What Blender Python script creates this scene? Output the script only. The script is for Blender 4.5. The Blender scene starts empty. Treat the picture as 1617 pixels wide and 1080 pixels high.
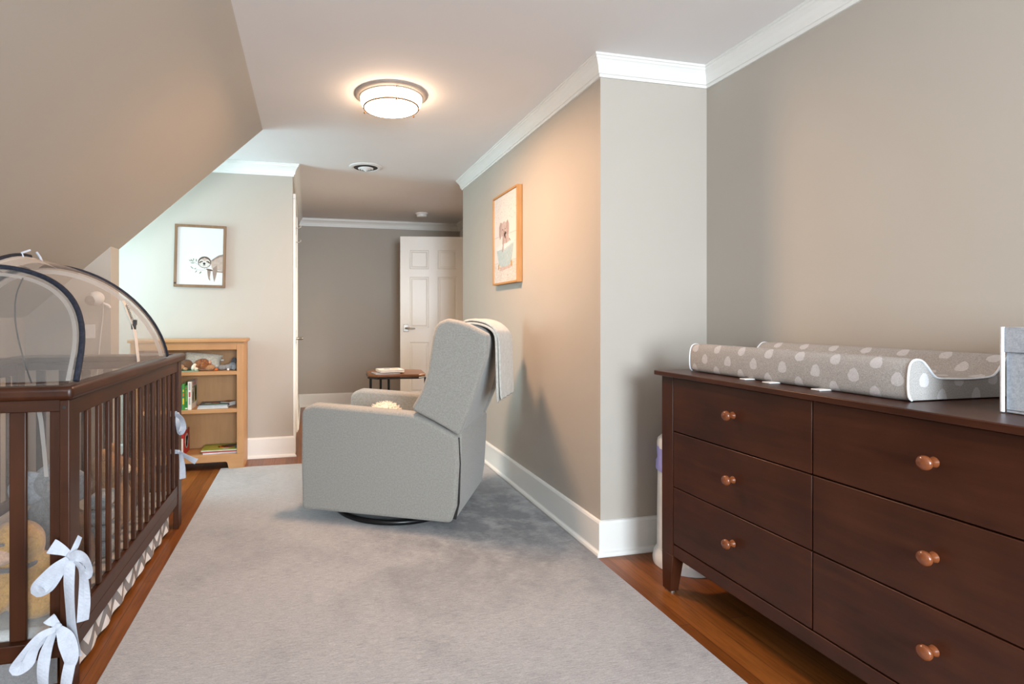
import bpy, bmesh, math, random
from mathutils import Vector, Matrix
random.seed(7)
SC = bpy.context.scene
COL = SC.collection
PI = math.pi

# ------------------------------------------------------------------ materials
def new_mat(name):
    m = bpy.data.materials.new(name); m.use_nodes = True
    nt = m.node_tree
    return m, nt, nt.nodes['Principled BSDF'], nt.nodes, nt.links

def coords(nd, lk, scale=(1, 1, 1), rot=(0, 0, 0), which='Object'):
    tc = nd.new('ShaderNodeTexCoord'); mp = nd.new('ShaderNodeMapping')
    mp.inputs['Scale'].default_value = scale; mp.inputs['Rotation'].default_value = rot
    lk.new(tc.outputs[which], mp.inputs['Vector'])
    return mp.outputs['Vector']

def noise(nd, lk, vec, scale, detail=3, rough=.55):
    n = nd.new('ShaderNodeTexNoise'); n.inputs['Scale'].default_value = scale
    n.inputs['Detail'].default_value = detail; n.inputs['Roughness'].default_value = rough
    lk.new(vec, n.inputs['Vector'])
    return n.outputs['Fac']

def ramp(nd, lk, fac, stops):
    r = nd.new('ShaderNodeValToRGB'); e = r.color_ramp.elements
    while len(e) < len(stops): e.new(.5)
    for i, (p, c) in enumerate(stops):
        e[i].position = p; e[i].color = (c[0], c[1], c[2], 1)
    lk.new(fac, r.inputs['Fac'])
    return r.outputs['Color']

def bump(nd, lk, bs, height, strength=.2, dist=.002):
    b = nd.new('ShaderNodeBump'); b.inputs['Strength'].default_value = strength; b.inputs['Distance'].default_value = dist
    lk.new(height, b.inputs['Height']); lk.new(b.outputs['Normal'], bs.inputs['Normal'])

def mix(nd, lk, fac, a, b, mode='MIX'):
    m = nd.new('ShaderNodeMix'); m.data_type = 'RGBA'; m.blend_type = mode
    for sock, v in ((m.inputs['Factor'], fac), (m.inputs['A'], a), (m.inputs['B'], b)):
        if hasattr(v, 'is_linked'): lk.new(v, sock)
        elif isinstance(v, (int, float)): sock.default_value = v
        else: sock.default_value = (v[0], v[1], v[2], 1)
    return m.outputs['Result']

def lighter(c, k): return tuple(min(1, x * k) for x in c)

def plain(name, c, rough=.5, metal=0., var=.06, scale=18, spec=.5):
    m, nt, bs, nd, lk = new_mat(name)
    f = noise(nd, lk, coords(nd, lk), scale, 2)
    lk.new(ramp(nd, lk, f, [(.3, lighter(c, 1 - var)), (.7, lighter(c, 1 + var))]), bs.inputs['Base Color'])
    bs.inputs['Roughness'].default_value = rough; bs.inputs['Metallic'].default_value = metal
    bs.inputs['Specular IOR Level'].default_value = spec
    return m

def paint(name, c, rough=.55, bmp=.05):
    m, nt, bs, nd, lk = new_mat(name)
    v = coords(nd, lk)
    f = noise(nd, lk, v, 1.6, 3)
    lk.new(ramp(nd, lk, f, [(.25, lighter(c, .975)), (.75, lighter(c, 1.025))]), bs.inputs['Base Color'])
    bs.inputs['Roughness'].default_value = rough
    bump(nd, lk, bs, noise(nd, lk, v, 260, 2), bmp, .001)
    return m

def wood(name, c1, c2, rough=.35, axis='X', k=1., bmp=.05, blotch=.5, coat=0.):
    m, nt, bs, nd, lk = new_mat(name)
    s = {'X': (1.2, 14, 14), 'Y': (14, 1.2, 14), 'Z': (14, 14, 1.2)}[axis]
    v = coords(nd, lk, tuple(a * k for a in s))
    g = noise(nd, lk, v, 2.6, 6, .62)
    col = ramp(nd, lk, g, [(.3, c1), (.7, c2)])
    b = noise(nd, lk, coords(nd, lk), 5, 2)
    col = mix(nd, lk, blotch, col, ramp(nd, lk, b, [(.3, lighter(c1, 1.0)), (.7, c2)]))
    lk.new(col, bs.inputs['Base Color'])
    bs.inputs['Roughness'].default_value = rough
    bs.inputs['Specular IOR Level'].default_value = .32
    bs.inputs['Coat Weight'].default_value = coat; bs.inputs['Coat Roughness'].default_value = .2
    bump(nd, lk, bs, g, bmp, .001)
    return m

def fabric(name, c1, c2, scale=420, rough=.95, bmp=.35, sheen=.25):
    m, nt, bs, nd, lk = new_mat(name)
    v = coords(nd, lk)
    f = noise(nd, lk, v, scale, 2, .7)
    g = noise(nd, lk, v, scale * .33, 2, .6)
    col = mix(nd, lk, .5, ramp(nd, lk, f, [(.35, c1), (.65, c2)]), ramp(nd, lk, g, [(.35, c1), (.65, c2)]))
    lk.new(col, bs.inputs['Base Color'])
    bs.inputs['Roughness'].default_value = rough; bs.inputs['Specular IOR Level'].default_value = .15
    bs.inputs['Sheen Weight'].default_value = sheen; bs.inputs['Sheen Roughness'].default_value = .6
    bump(nd, lk, bs, f, bmp, .0015)
    return m

def emit(name, c, s):
    m, nt, bs, nd, lk = new_mat(name)
    bs.inputs['Base Color'].default_value = (.9, .9, .88, 1)
    bs.inputs['Emission Color'].default_value = (c[0], c[1], c[2], 1); bs.inputs['Emission Strength'].default_value = s
    return m

def net(name, c, alpha):
    m, nt, bs, nd, lk = new_mat(name)
    nd.remove(bs)
    tr = nd.new('ShaderNodeBsdfTransparent'); df = nd.new('ShaderNodeBsdfDiffuse'); tl = nd.new('ShaderNodeBsdfTranslucent')
    df.inputs['Color'].default_value = (*c, 1); tl.inputs['Color'].default_value = (*c, 1)
    a = nd.new('ShaderNodeMixShader'); a.inputs[0].default_value = .4
    lk.new(df.outputs[0], a.inputs[1]); lk.new(tl.outputs[0], a.inputs[2])
    b = nd.new('ShaderNodeMixShader')
    f = noise(nd, lk, coords(nd, lk), 7, 2)
    mr = nd.new('ShaderNodeMapRange'); lk.new(f, mr.inputs['Value'])
    mr.inputs['To Min'].default_value = alpha * .85; mr.inputs['To Max'].default_value = alpha * 1.15
    lk.new(mr.outputs[0], b.inputs[0])
    lk.new(tr.outputs[0], b.inputs[1]); lk.new(a.outputs[0], b.inputs[2])
    lk.new(b.outputs[0], nd['Material Output'].inputs['Surface'])
    return m

def floor_mat():
    m, nt, bs, nd, lk = new_mat('oak_planks')
    v = coords(nd, lk, (1, 1, 1), (0, 0, PI / 2))
    br = nd.new('ShaderNodeTexBrick'); lk.new(v, br.inputs['Vector'])
    br.inputs['Scale'].default_value = 1; br.inputs['Brick Width'].default_value = 1.25; br.inputs['Row Height'].default_value = .083
    br.inputs['Mortar Size'].default_value = .0012; br.inputs['Mortar Smooth'].default_value = .3; br.offset = .37; br.offset_frequency = 3
    br.inputs['Color1'].default_value = (.155, .046, .009, 1); br.inputs['Color2'].default_value = (.24, .078, .016, 1)
    br.inputs['Mortar'].default_value = (.05, .018, .008, 1)
    g = noise(nd, lk, coords(nd, lk, (26, 1.6, 1)), 3, 6, .65)
    col = mix(nd, lk, .75, br.outputs['Color'], ramp(nd, lk, g, [(.3, (.42, .38, .34)), (.55, (1, 1, 1)), (.8, (1.15, 1.12, 1.05))]), 'MULTIPLY')
    lk.new(col, bs.inputs['Base Color'])
    bs.inputs['Roughness'].default_value = .34; bs.inputs['Specular IOR Level'].default_value = .32
    bump(nd, lk, bs, g, .06, .001)
    return m

def rug_mat():
    m, nt, bs, nd, lk = new_mat('distressed_rug_pile')
    v = coords(nd, lk)
    streak = noise(nd, lk, coords(nd, lk, (7, 110, 1)), 3.2, 5, .8)
    fine = noise(nd, lk, coords(nd, lk, (60, 240, 60)), 2.2, 3, .7)
    big = noise(nd, lk, v, 1.5, 5, .65)
    base = ramp(nd, lk, streak, [(.34, (.235, .232, .238)), (.62, (.46, .453, .458))])
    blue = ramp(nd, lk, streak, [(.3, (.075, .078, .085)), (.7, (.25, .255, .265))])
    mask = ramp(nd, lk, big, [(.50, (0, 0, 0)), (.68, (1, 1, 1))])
    # distressed mottle, darkened toward the wall side with the chair's shade painted in
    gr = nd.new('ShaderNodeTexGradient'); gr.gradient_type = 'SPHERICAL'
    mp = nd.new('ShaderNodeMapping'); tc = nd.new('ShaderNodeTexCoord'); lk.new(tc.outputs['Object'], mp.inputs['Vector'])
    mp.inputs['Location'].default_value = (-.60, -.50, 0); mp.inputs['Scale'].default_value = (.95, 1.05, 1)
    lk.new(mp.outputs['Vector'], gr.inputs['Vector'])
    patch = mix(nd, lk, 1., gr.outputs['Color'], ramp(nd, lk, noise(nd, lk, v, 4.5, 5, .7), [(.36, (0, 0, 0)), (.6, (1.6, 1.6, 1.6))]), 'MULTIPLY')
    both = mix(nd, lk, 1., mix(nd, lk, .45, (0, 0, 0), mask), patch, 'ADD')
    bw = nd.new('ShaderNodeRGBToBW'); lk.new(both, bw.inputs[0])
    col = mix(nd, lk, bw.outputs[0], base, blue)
    col = mix(nd, lk, .8, col, ramp(nd, lk, fine, [(.3, (.66, .66, .66)), (.7, (1.25, 1.25, 1.25))]), 'MULTIPLY')
    lk.new(col, bs.inputs['Base Color'])
    bs.inputs['Roughness'].default_value = .95; bs.inputs['Specular IOR Level'].default_value = .1
    bs.inputs['Sheen Weight'].default_value = .3
    bump(nd, lk, bs, fine, .5, .004)
    return m

def spots_mat():
    """oatmeal jersey with staggered pale drops, on the UV map (metres)"""
    m, nt, bs, nd, lk = new_mat('oatmeal_drop_print')
    uv = nd.new('ShaderNodeUVMap'); sep = nd.new('ShaderNodeSeparateXYZ'); lk.new(uv.outputs[0], sep.inputs[0])
    def M(op, a, b=None, c=None):
        n = nd.new('ShaderNodeMath'); n.operation = op
        for i, v in enumerate((a, b, c)):
            if v is None: continue
            if hasattr(v, 'is_linked'): lk.new(v, n.inputs[i])
            else: n.inputs[i].default_value = v
        return n.outputs[0]
    row = M('FLOOR', M('DIVIDE', sep.outputs[1], .042))
    fy = M('SUBTRACT', M('FRACT', M('DIVIDE', sep.outputs[1], .042)), .5)
    sh = M('MULTIPLY', M('FLOORED_MODULO', row, 2.), .5)
    fx = M('SUBTRACT', M('FRACT', M('ADD', M('DIVIDE', sep.outputs[0], .118), sh)), .5)
    dx = M('MULTIPLY', fx, .118 / .0150); dy = M('MULTIPLY', fy, .042 / .0185)
    w = M('ADD', 1., M('MULTIPLY', dy, .3))
    r2 = M('ADD', M('POWER', M('MULTIPLY', dx, w), 2.), M('POWER', dy, 2.))
    wob = M('MULTIPLY', M('SUBTRACT', noise(nd, lk, coords(nd, lk), 70, 2), .5), .8)
    mask = M('LESS_THAN', M('ADD', r2, wob), 1.)
    f = noise(nd, lk, coords(nd, lk), 330, 2, .7)
    base = ramp(nd, lk, f, [(.3, (.28, .265, .25)), (.7, (.44, .42, .40))])
    spot = ramp(nd, lk, f, [(.3, (.44, .43, .435)), (.7, (.58, .57, .575))])
    lk.new(mix(nd, lk, mask, base, spot), bs.inputs['Base Color'])
    bs.inputs['Roughness'].default_value = .95; bs.inputs['Specular IOR Level'].default_value = .15
    bump(nd, lk, bs, f, .3, .001)
    return m

def chevron_mat():
    m, nt, bs, nd, lk = new_mat('grey_white_chevron')
    tc = nd.new('ShaderNodeTexCoord'); sep = nd.new('ShaderNodeSeparateXYZ'); lk.new(tc.outputs['Object'], sep.inputs[0])
    def M(op, a, b=None):
        n = nd.new('ShaderNodeMath'); n.operation = op
        for i, v in enumerate((a, b)):
            if v is None: continue
            if hasattr(v, 'is_linked'): lk.new(v, n.inputs[i])
            else: n.inputs[i].default_value = v
        return n.outputs[0]
    tri = M('PINGPONG', sep.outputs[1], .052)
    t = M('FRACT', M('DIVIDE', M('ADD', sep.outputs[2], M('MULTIPLY', tri, 1.15)), .085))
    lk.new(mix(nd, lk, M('LESS_THAN', t, .5), (.24, .225, .22), (.78, .76, .74)), bs.inputs['Base Color'])
    bs.inputs['Roughness'].default_value = .9
    return m

WALL = paint('greige_wall_paint', (.445, .405, .354), .62)
CEIL = paint('ceiling_paint', (.80, .785, .78), .8)
TRIM = paint('white_trim_paint', (.80, .80, .77), .35, .02)
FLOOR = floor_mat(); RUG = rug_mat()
ESP = {a: wood('espresso_wood_' + a.lower(), (.025, .0070, .0034), (.072, .0205, .0080), .36, a) for a in 'XYZ'}
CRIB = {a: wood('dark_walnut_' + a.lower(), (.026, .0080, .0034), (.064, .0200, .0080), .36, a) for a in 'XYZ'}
KNOB = wood('knob_wood', (.13, .036, .012), (.22, .065, .022), .22, 'X', coat=.5)
MAPLE = {a: wood('maple_' + a.lower(), (.40, .205, .085), (.52, .285, .125), .45, a, .8, .02) for a in 'XYZ'}
OAKF = wood('oak_frame', (.38, .19, .062), (.52, .27, .10), .5, 'Z', 2)
FRM = wood('brown_frame', (.15, .085, .045), (.25, .145, .08), .5, 'Z', 2)
TABLE = wood('walnut_top', (.13, .052, .022), (.24, .105, .045), .35, 'X', 1.5)
CHAIR = fabric('heather_grey_weave', (.215, .205, .182), (.335, .32, .29), 400)
BLANK = fabric('cream_grey_knit', (.40, .39, .35), (.58, .56, .51), 160, bmp=.8)
CREAM = fabric('cream_fleece', (.62, .52, .40), (.82, .73, .60), 120, bmp=1.)
BLACKM = plain('black_metal', (.012, .012, .013), .3, .4)
BLACK = plain('black_plastic', (.015, .015, .017), .4)
STEEL = plain('brushed_nickel', (.36, .34, .31), .36, 1.)
BRASS = plain('aged_brass', (.22, .13, .07), .45, .6)
WHITEP = plain('white_plastic', (.78, .78, .77), .35)
RIBBON = fabric('white_cotton_ribbon', (.43, .46, .52), (.51, .54, .61), 260, bmp=.2, sheen=0.)
PAPER = plain('white_paper', (.80, .79, .77), .8)
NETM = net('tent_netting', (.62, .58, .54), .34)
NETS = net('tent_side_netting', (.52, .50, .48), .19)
STRAPM = net('tent_strap_tape', (.52, .49, .46), .62)  # darker tape, the shade inside the crib put into its colour
NETD = net('tent_end_netting', (.36, .34, .32), .44)  # darker copy of the netting, near-end shade put into its colour
PIPING = fabric('navy_piping', (.014, .016, .024), (.035, .038, .052), 200, sheen=0.)
BINDING = net('white_binding_tape', (.86, .82, .78), .80)
LAV = plain('lavender_bag', (.36, .36, .78), .45)
SPOT = spots_mat(); CHEV = chevron_mat()
BOXF = fabric('grey_felt', (.27, .30, .34), (.42, .45, .49), 300)
EDGE = fabric('pale_edge_tape', (.66, .70, .76), (.78, .82, .87), 260)
MATT = fabric('grey_sheet', (.40, .40, .39), (.50, .50, .49), 200)
GLOW = emit('lit_glass', (1., .68, .44), 16.)
PLATE = plain('pewter_plate', (.30, .27, .25), .55, .3)
VENTD = plain('vent_dark', (.05, .05, .055), .7)

def pf(name, c, s=180): return fabric(name, lighter(c, .72), lighter(c, 1.2), s, bmp=.9)
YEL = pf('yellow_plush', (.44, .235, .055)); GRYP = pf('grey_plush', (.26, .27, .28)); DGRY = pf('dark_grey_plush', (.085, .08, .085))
BRN = pf('brown_plush', (.16, .085, .045)); TAN = pf('tan_plush', (.42, .24, .12)); WHT = pf('white_plush', (.80, .71, .56))
RUST = pf('rust_mane', (.26, .095, .03), 90); PINK = pf('pink_plush', (.50, .30, .20)); BLUEC = pf('blue_grey_cloth', (.40, .46, .50))

# ------------------------------------------------------------------ mesh helpers
WM = {}
class MB:
    def __init__(s): s.bm = bmesh.new(); s.mi = 0
    def _f(s, vs):
        try: f = s.bm.faces.new(vs)
        except ValueError: return None
        f.material_index = s.mi; return f
    def box(s, x0, x1, y0, y1, z0, z1):
        v = [s.bm.verts.new(p) for p in ((x0,y0,z0),(x1,y0,z0),(x1,y1,z0),(x0,y1,z0),(x0,y0,z1),(x1,y0,z1),(x1,y1,z1),(x0,y1,z1))]
        for q in ((0,3,2,1),(4,5,6,7),(0,1,5,4),(1,2,6,5),(2,3,7,6),(3,0,4,7)): s._f([v[i] for i in q])
        return s
    def prism(s, pts, axis, a, b):
        """pts: 2-D polygon; axis 'x' -> (y,z), 'y' -> (x,z), 'z' -> (x,y); extruded from a to b"""
        mk = {'x': lambda p, t: (t, p[0], p[1]), 'y': lambda p, t: (p[0], t, p[1]), 'z': lambda p, t: (p[0], p[1], t)}[axis]
        A = [s.bm.verts.new(mk(p, a)) for p in pts]; B = [s.bm.verts.new(mk(p, b)) for p in pts]
        n = len(pts)
        s._f(A[::-1]); s._f(B)
        for i in range(n): s._f([A[i], A[(i+1) % n], B[(i+1) % n], B[i]])
        return s
    def hexa(s, lo, hi):
        """tapered block between two 4-point loops"""
        A = [s.bm.verts.new(p) for p in lo]; B = [s.bm.verts.new(p) for p in hi]
        s._f(A[::-1]); s._f(B)
        for i in range(4): s._f([A[i], A[(i+1) % 4], B[(i+1) % 4], B[i]])
        return s
    def tube(s, pts, r, n=10, closed=False, flat=None):
        pts = [Vector(p) for p in pts]; rings = []; m = len(pts)
        up = Vector((.13, .21, .97)).normalized(); prev = None
        for i, p in enumerate(pts):
            if closed: t = pts[(i+1) % m] - pts[i-1]
            else: t = pts[min(i+1, m-1)] - pts[max(i-1, 0)]
            t.normalize()
            if prev is None:
                a = t.cross(up)
                if a.length < 1e-4: a = t.cross(Vector((1, 0, 0)))
                a.normalize()
            else:
                a = prev - t * prev.dot(t); a.normalize()
            prev = a; b = t.cross(a); rr = r[i] if isinstance(r, (list, tuple)) else r
            rings.append([s.bm.verts.new(p + a * rr * math.cos(2*PI*k/n) + b * rr * (flat or 1) * math.sin(2*PI*k/n)) for k in range(n)])
        for i in range(m if closed else m - 1):
            A, B = rings[i], rings[(i+1) % m]
            for k in range(n): s._f([A[k], A[(k+1) % n], B[(k+1) % n], B[k]])
        if not closed: s._f(rings[0][::-1]); s._f(rings[-1])
        return s
    def lathe(s, prof, c=(0, 0, 0), axis='z', n=32, cap=True):
        rings = []
        for r, h in prof:
            ring = []
            for k in range(n):
                a = 2*PI*k/n; u, v = r*math.cos(a), r*math.sin(a)
                p = {'z': (u, v, h), 'x': (h, u, v), 'y': (v, h, u)}[axis]
                ring.append(s.bm.verts.new((c[0]+p[0], c[1]+p[1], c[2]+p[2])))
            rings.append(ring)
        for A, B in zip(rings, rings[1:]):
            for k in range(n): s._f([A[k], A[(k+1) % n], B[(k+1) % n], B[k]])
        if cap: s._f(rings[0][::-1]); s._f(rings[-1])
        return s
    def ell(s, c, r, rot=(0, 0, 0), seg=18):
        from mathutils import Euler
        M = Matrix.Translation(c) @ Euler(rot).to_matrix().to_4x4() @ Matrix.Diagonal((*r, 1))
        res = bmesh.ops.create_uvsphere(s.bm, u_segments=seg, v_segments=max(8, seg*2//3), radius=1, matrix=M)
        for v in res['verts']:
            for f in v.link_faces: f.material_index = s.mi
        return s
    def grid(s, rows, close_u=False):
        V = [[s.bm.verts.new(p) for p in r] for r in rows]
        for A, B in zip(V, V[1:]):
            n = len(A)
            for k in range(n if close_u else n - 1): s._f([A[k], A[(k+1) % n], B[(k+1) % n], B[k]])
        return s
    def build(s, name, mat, parent=None, bevel=0, seg=2, smooth=None, solid=0, subsurf=0, remesh=0, local=False, fill_normals=True, offset=0.):
        bm = s.bm
        if fill_normals: bmesh.ops.recalc_face_normals(bm, faces=bm.faces)
        if parent is not None and not local: bm.transform(WM[parent].inverted())
        me = bpy.data.meshes.new(name); bm.to_mesh(me); bm.free()
        for m in (mat if isinstance(mat, (list, tuple)) else [mat]): me.materials.append(m)
        o = bpy.data.objects.new(name, me); COL.objects.link(o)
        if parent is not None: o.parent = parent; WM[o] = WM[parent]
        else: WM[o] = Matrix()
        if remesh:
            md = o.modifiers.new('remesh', 'REMESH'); md.mode = 'VOXEL'; md.voxel_size = remesh; md.use_smooth_shade = True
            sm = o.modifiers.new('smooth', 'SMOOTH'); sm.iterations = 4; sm.factor = .5
        if solid:
            md = o.modifiers.new('solid', 'SOLIDIFY'); md.thickness = solid; md.offset = offset
        if bevel:
            md = o.modifiers.new('bevel', 'BEVEL'); md.width = bevel; md.segments = seg; md.limit_method = 'ANGLE'; md.angle_limit = .6
            md.harden_normals = False
        if subsurf:
            md = o.modifiers.new('sub', 'SUBSURF'); md.levels = subsurf; md.render_levels = subsurf
        if smooth is None: smooth = 35 if bevel else 0
        if smooth or remesh or subsurf:
            for p in me.polygons: p.use_smooth = True
            if not (remesh or subsurf): me.set_sharp_from_angle(angle=math.radians(smooth if not bevel else 80))
        return o

def thing(name, label, cat, loc=(0, 0, 0), rotz=0., group=None):
    o = bpy.data.objects.new(name, None); COL.objects.link(o)
    o.location = loc; o.rotation_euler = (0, 0, rotz); o.empty_display_size = .1
    WM[o] = Matrix.Translation(loc) @ Matrix.Rotation(rotz, 4, 'Z')
    return tag(o, label, cat, group)
def tag(o, label, cat, group=None):
    o['label'] = label; o['category'] = cat
    if group: o['group'] = group
    return o
def struct(o, label=None, cat=None):
    o['kind'] = 'structure'
    if label: o['label'] = label
    if cat: o['category'] = cat
    return o
def onething(mb, name, mat, label, cat, group=None, loc=(0, 0, 0), **k):
    """a thing that is a single mesh, with its origin at its own base"""
    bmesh.ops.translate(mb.bm, verts=mb.bm.verts, vec=-Vector(loc))
    o = mb.build(name, mat, **k); o.location = loc; WM[o] = Matrix.Translation(loc)
    return tag(o, label, cat, group)

def crm(pts, n=8):
    """Catmull-Rom through tuples of any length"""
    P = [pts[0]] + list(pts) + [pts[-1]]; out = []
    for i in range(1, len(P) - 2):
        p0, p1, p2, p3 = P[i-1], P[i], P[i+1], P[i+2]
        for k in range(n):
            t = k / n
            out.append(tuple(.5*((2*b) + (c-a)*t + (2*a-5*b+4*c-d)*t*t + (3*b-a-3*c+d)*t**3) for a, b, c, d in zip(p0, p1, p2, p3)))
    out.append(tuple(pts[-1]))
    return out

# ------------------------------------------------------------------ room shell
H = 2.295
XR, YN, XN, YE, XH, YB = 1.881, 2.304, 1.312, 4.628, 1.901, 6.887     # right wall, jog face, jog side, jog end, hall right, back
XL, YK, XK, XD, YS0, YS1 = -.121, 4.491, -1.55, -2.1, 3.542, 3.685    # hall left, bookcase wall, knee wall, dormer wall, cheek
YF = -2.4
struct(MB().box(-2.25, 2.9, -2.55, 7.05, -.1, 0).build('floor', FLOOR), 'oak plank floor in warm brown')
struct(MB().box(-2.25, 2.9, -2.55, 7.05, H, H+.1).build('ceiling', CEIL), 'flat off-white ceiling')
def slope_z(x): return H + (x + .285) * .949
sl = MB().prism([(-.285, H), (-1.62, slope_z(-1.62)), (-1.78, slope_z(-1.62)+.05), (-.36, H+.06)], 'y', YF, YS0)
struct(sl.build('ceiling_sloped', WALL), 'greige sloped attic ceiling above the crib')
struct(MB().box(XK-.1, XK, YF, YS0, 0, slope_z(XK)+.03).build('wall_left', WALL))
ck = MB().prism([(XD-.1, 0), (-1.115, 0), (-1.115, slope_z(-1.115)), (-.285, H), (XD-.1, H)], 'y', YS0, YS1)
struct(ck.build('wall_cheek', WALL), 'short greige wall end beside the dormer')
struct(MB().box(XR, XR+.1, YF, YN, 0, H).build('wall_right', WALL))
struct(MB().box(XN, XR+.1, YN, YE, 0, H).build('wall_middle', WALL), 'boxed-out greige wall with the elephant picture')
w = MB().box(XH, XH+.1, YE-.05, 4.80, 0, H).box(XH, XH+.1, 4.80, 5.50, 2.03, H).box(XH, XH+.1, 5.50, 6.10, 0, H).box(XH, XH+.1, 6.68, YB, 0, H).box(XH, XH+.1, 6.10, 6.68, 2.10, H)  # nearer opening is an added, unseen doorway letting the hall fill in
struct(w.build('wall_hall', WALL))
struct(MB().box(2.7, 2.8, 4.5, 7.0, 0, H).box(XH+.1, 2.7, 5.75, 5.80, 0, H).box(XR+.1, 2.7, 4.5, 4.6, 0, H).box(XH+.1, 2.7, 6.9, 7.0, 0, H).build('wall_closet', WALL))  # closet behind the open door, extended around the added fill light
struct(MB().box(XL-.1, XH+.1, YB, YB+.1, 0, H).build('wall_back', WALL))
struct(MB().box(XL-.1, XL, YK+.1, YB, 0, H).build('wall_passage', WALL))
struct(MB().box(XD-.1, XL, YK, YK+.1, 0, H).build('wall_bookcase', WALL))
# dormer window wall and window wall behind the photographer
DW = (3.78, 4.40, .72, 1.98)
w = MB().box(XD-.1, XD, YS1, DW[0], 0, H).box(XD-.1, XD, DW[1], YK, 0, H).box(XD-.1, XD, DW[0], DW[1], 0, DW[2]).box(XD-.1, XD, DW[0], DW[1], DW[3], H)
struct(w.build('wall_dormer', WALL))
FW = (-.10, 1.30, .70, 2.05)
w = MB().box(XK-.2, FW[0], YF-.1, YF, 0, H).box(FW[1], XR+.1, YF-.1, YF, 0, H).box(FW[0], FW[1], YF-.1, YF, 0, FW[2]).box(FW[0], FW[1], YF-.1, YF, FW[3], H)
struct(w.build('wall_front', WALL))
def winframe(name, horiz, a0, a1, z0, z1, p):
    m = MB()
    for (b0, b1, c0, c1) in ((a0-.07, a0, z0-.07, z1+.07), (a1, a1+.07, z0-.07, z1+.07), (a0, a1, z1, z1+.07), (a0, a1, z0-.07, z0), (a0, a1, (z0+z1)/2-.02, (z0+z1)/2+.02)):
        if horiz: m.box(b0, b1, p-.03, p+.015, c0, c1)
        else: m.box(p-.03, p+.015, b0, b1, c0, c1)
    struct(m.build(name, TRIM))
winframe('window_1', False, *DW, XD); winframe('window_2', True, *FW, YF)

PATH = [(XR, YF), (XR, YN), (XN, YN), (XN, YE), (XH, YE), (XH, YB), (XL, YB), (XL, YK), (XD, YK)]
def sweep(i, prof, name, s0=None, s1=None):
    """profile [(offset into the room, z)] along PATH segment i, mitred at its corners unless cut at s0 / s1"""
    def nrm(k):
        d = (Vector(PATH[k+1]) - Vector(PATH[k])).normalized(); return d, Vector((-d.y, d.x))
    d, n = nrm(i)
    ends = []
    for e, (k, cut) in enumerate(((i-1, s0), (i+1, s1))):
        p = Vector(PATH[i+e])
        if cut is not None: ends.append((Vector(PATH[i]) + d*cut, n)); continue
        if 0 <= k < len(PATH)-1:
            m = nrm(k)[1]; ends.append((p, (n+m) / (1+n.dot(m))))
        else: ends.append((p, n))
    m = MB()
    loops = [[m.bm.verts.new((*(p + v*o), z)) for o, z in prof] for p, v in ends]
    k = len(prof)
    for j in range(k): m._f([loops[0][j], loops[0][(j+1) % k], loops[1][(j+1) % k], loops[1][j]])
    m._f(loops[0]); m._f(loops[1][::-1])
    return struct(m.build(name, TRIM))
CROWN = [(0, H-.092), (.009, H-.092), (.011, H-.080), (.017, H-.078), (.019, H-.068), (.022, H-.055), (.029, H-.038), (.040, H-.024), (.045, H-.020), (.046, H-.012), (.052, H-.010), (.052, H-.0005), (0, H-.0005)]
BASE = [(0, .001), (.030, .001), (.030, .008), (.026, .017), (.017, .022), (.015, .026), (.015, .148), (.011, .157), (.004, .160), (0, .160)]
for i in range(8): sweep(i, CROWN, 'trim_%d' % (i+1), s1=(.68 if i == 7 else None))
sweep(0, BASE, 'baseboard_right'); sweep(1, BASE, 'baseboard_jog'); sweep(2, BASE, 'baseboard_middle'); sweep(3, BASE, 'baseboard_end')
sweep(4, BASE, 'baseboard_hall', s0=.955, s1=1.38); sweep(5, BASE, 'baseboard_back'); sweep(6, BASE, 'baseboard_passage', s1=YB-5.50)
sweep(7, BASE, 'baseboard_bookcase')

# ------------------------------------------------------------------ doors
def door_leaf(width, height, mirror=False):
    """six-panel slab in x 0..width, front at y=0, thickness .035 toward +y; panels on both faces"""
    m = MB(); bm = m.bm
    st, pw, md = .144/.70*.70, .287, .138
    k = width / (2*.144 + 2*.287 + .138)
    xs = [0, .144*k, (.144+.287)*k, (.144+.287+.138)*k, (.144+.574+.138)*k, width]
    zs = [0, .23, .80, .965, 1.545, 1.635, 1.85, height]
    for y, sgn in ((0, -1), (.035, 1)):
        V = [[bm.verts.new((x, y, z)) for x in xs] for z in zs]
        pan = []
        for a in range(len(zs)-1):
            for b in range(5):
                q = [V[a][b], V[a][b+1], V[a+1][b+1], V[a+1][b]]
                f = bm.faces.new(q if sgn < 0 else q[::-1])
                if b in (1, 3) and a in (1, 3, 5): pan.append(f)
        bm.normal_update()
        bmesh.ops.inset_individual(bm, faces=pan, thickness=.010, depth=-.008)
        bmesh.ops.inset_individual(bm, faces=pan, thickness=.012, depth=0.)
        bmesh.ops.inset_individual(bm, faces=pan, thickness=.022, depth=.006)
    for a, b in (((0, 0), (width, 0)),):
        pass
    for (x0, x1, z0, z1) in ((0, 0, 0, height), (width, width, 0, height)):
        m._f([bm.verts.new((x0, 0, 0)), bm.verts.new((x0, .035, 0)), bm.verts.new((x0, .035, height)), bm.verts.new((x0, 0, height))])
    for z in (0, height):
        m._f([bm.verts.new((0, 0, z)), bm.verts.new((width, 0, z)), bm.verts.new((width, .035, z)), bm.verts.new((0, .035, z))])
    return m
def lever(par, x, z, y, sgn, out=-1):
    m = MB().box(x-.028, x+.028, y+out*.010, y, z-.042, z+.042)
    p = m.build('handle_plate', STEEL, par, bevel=.003, local=True)
    m = MB().tube([(x, y+out*.010, z), (x, y+out*.05, z), (x+sgn*.012, y+out*.058, z), (x+sgn*.05, y+out*.058, z-.002), (x+sgn*.105, y+out*.056, z-.004)], [.010, .010, .010, .009, .007], 12)
    m.build('lever_handle', STEEL, par, smooth=50, local=True)
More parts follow.
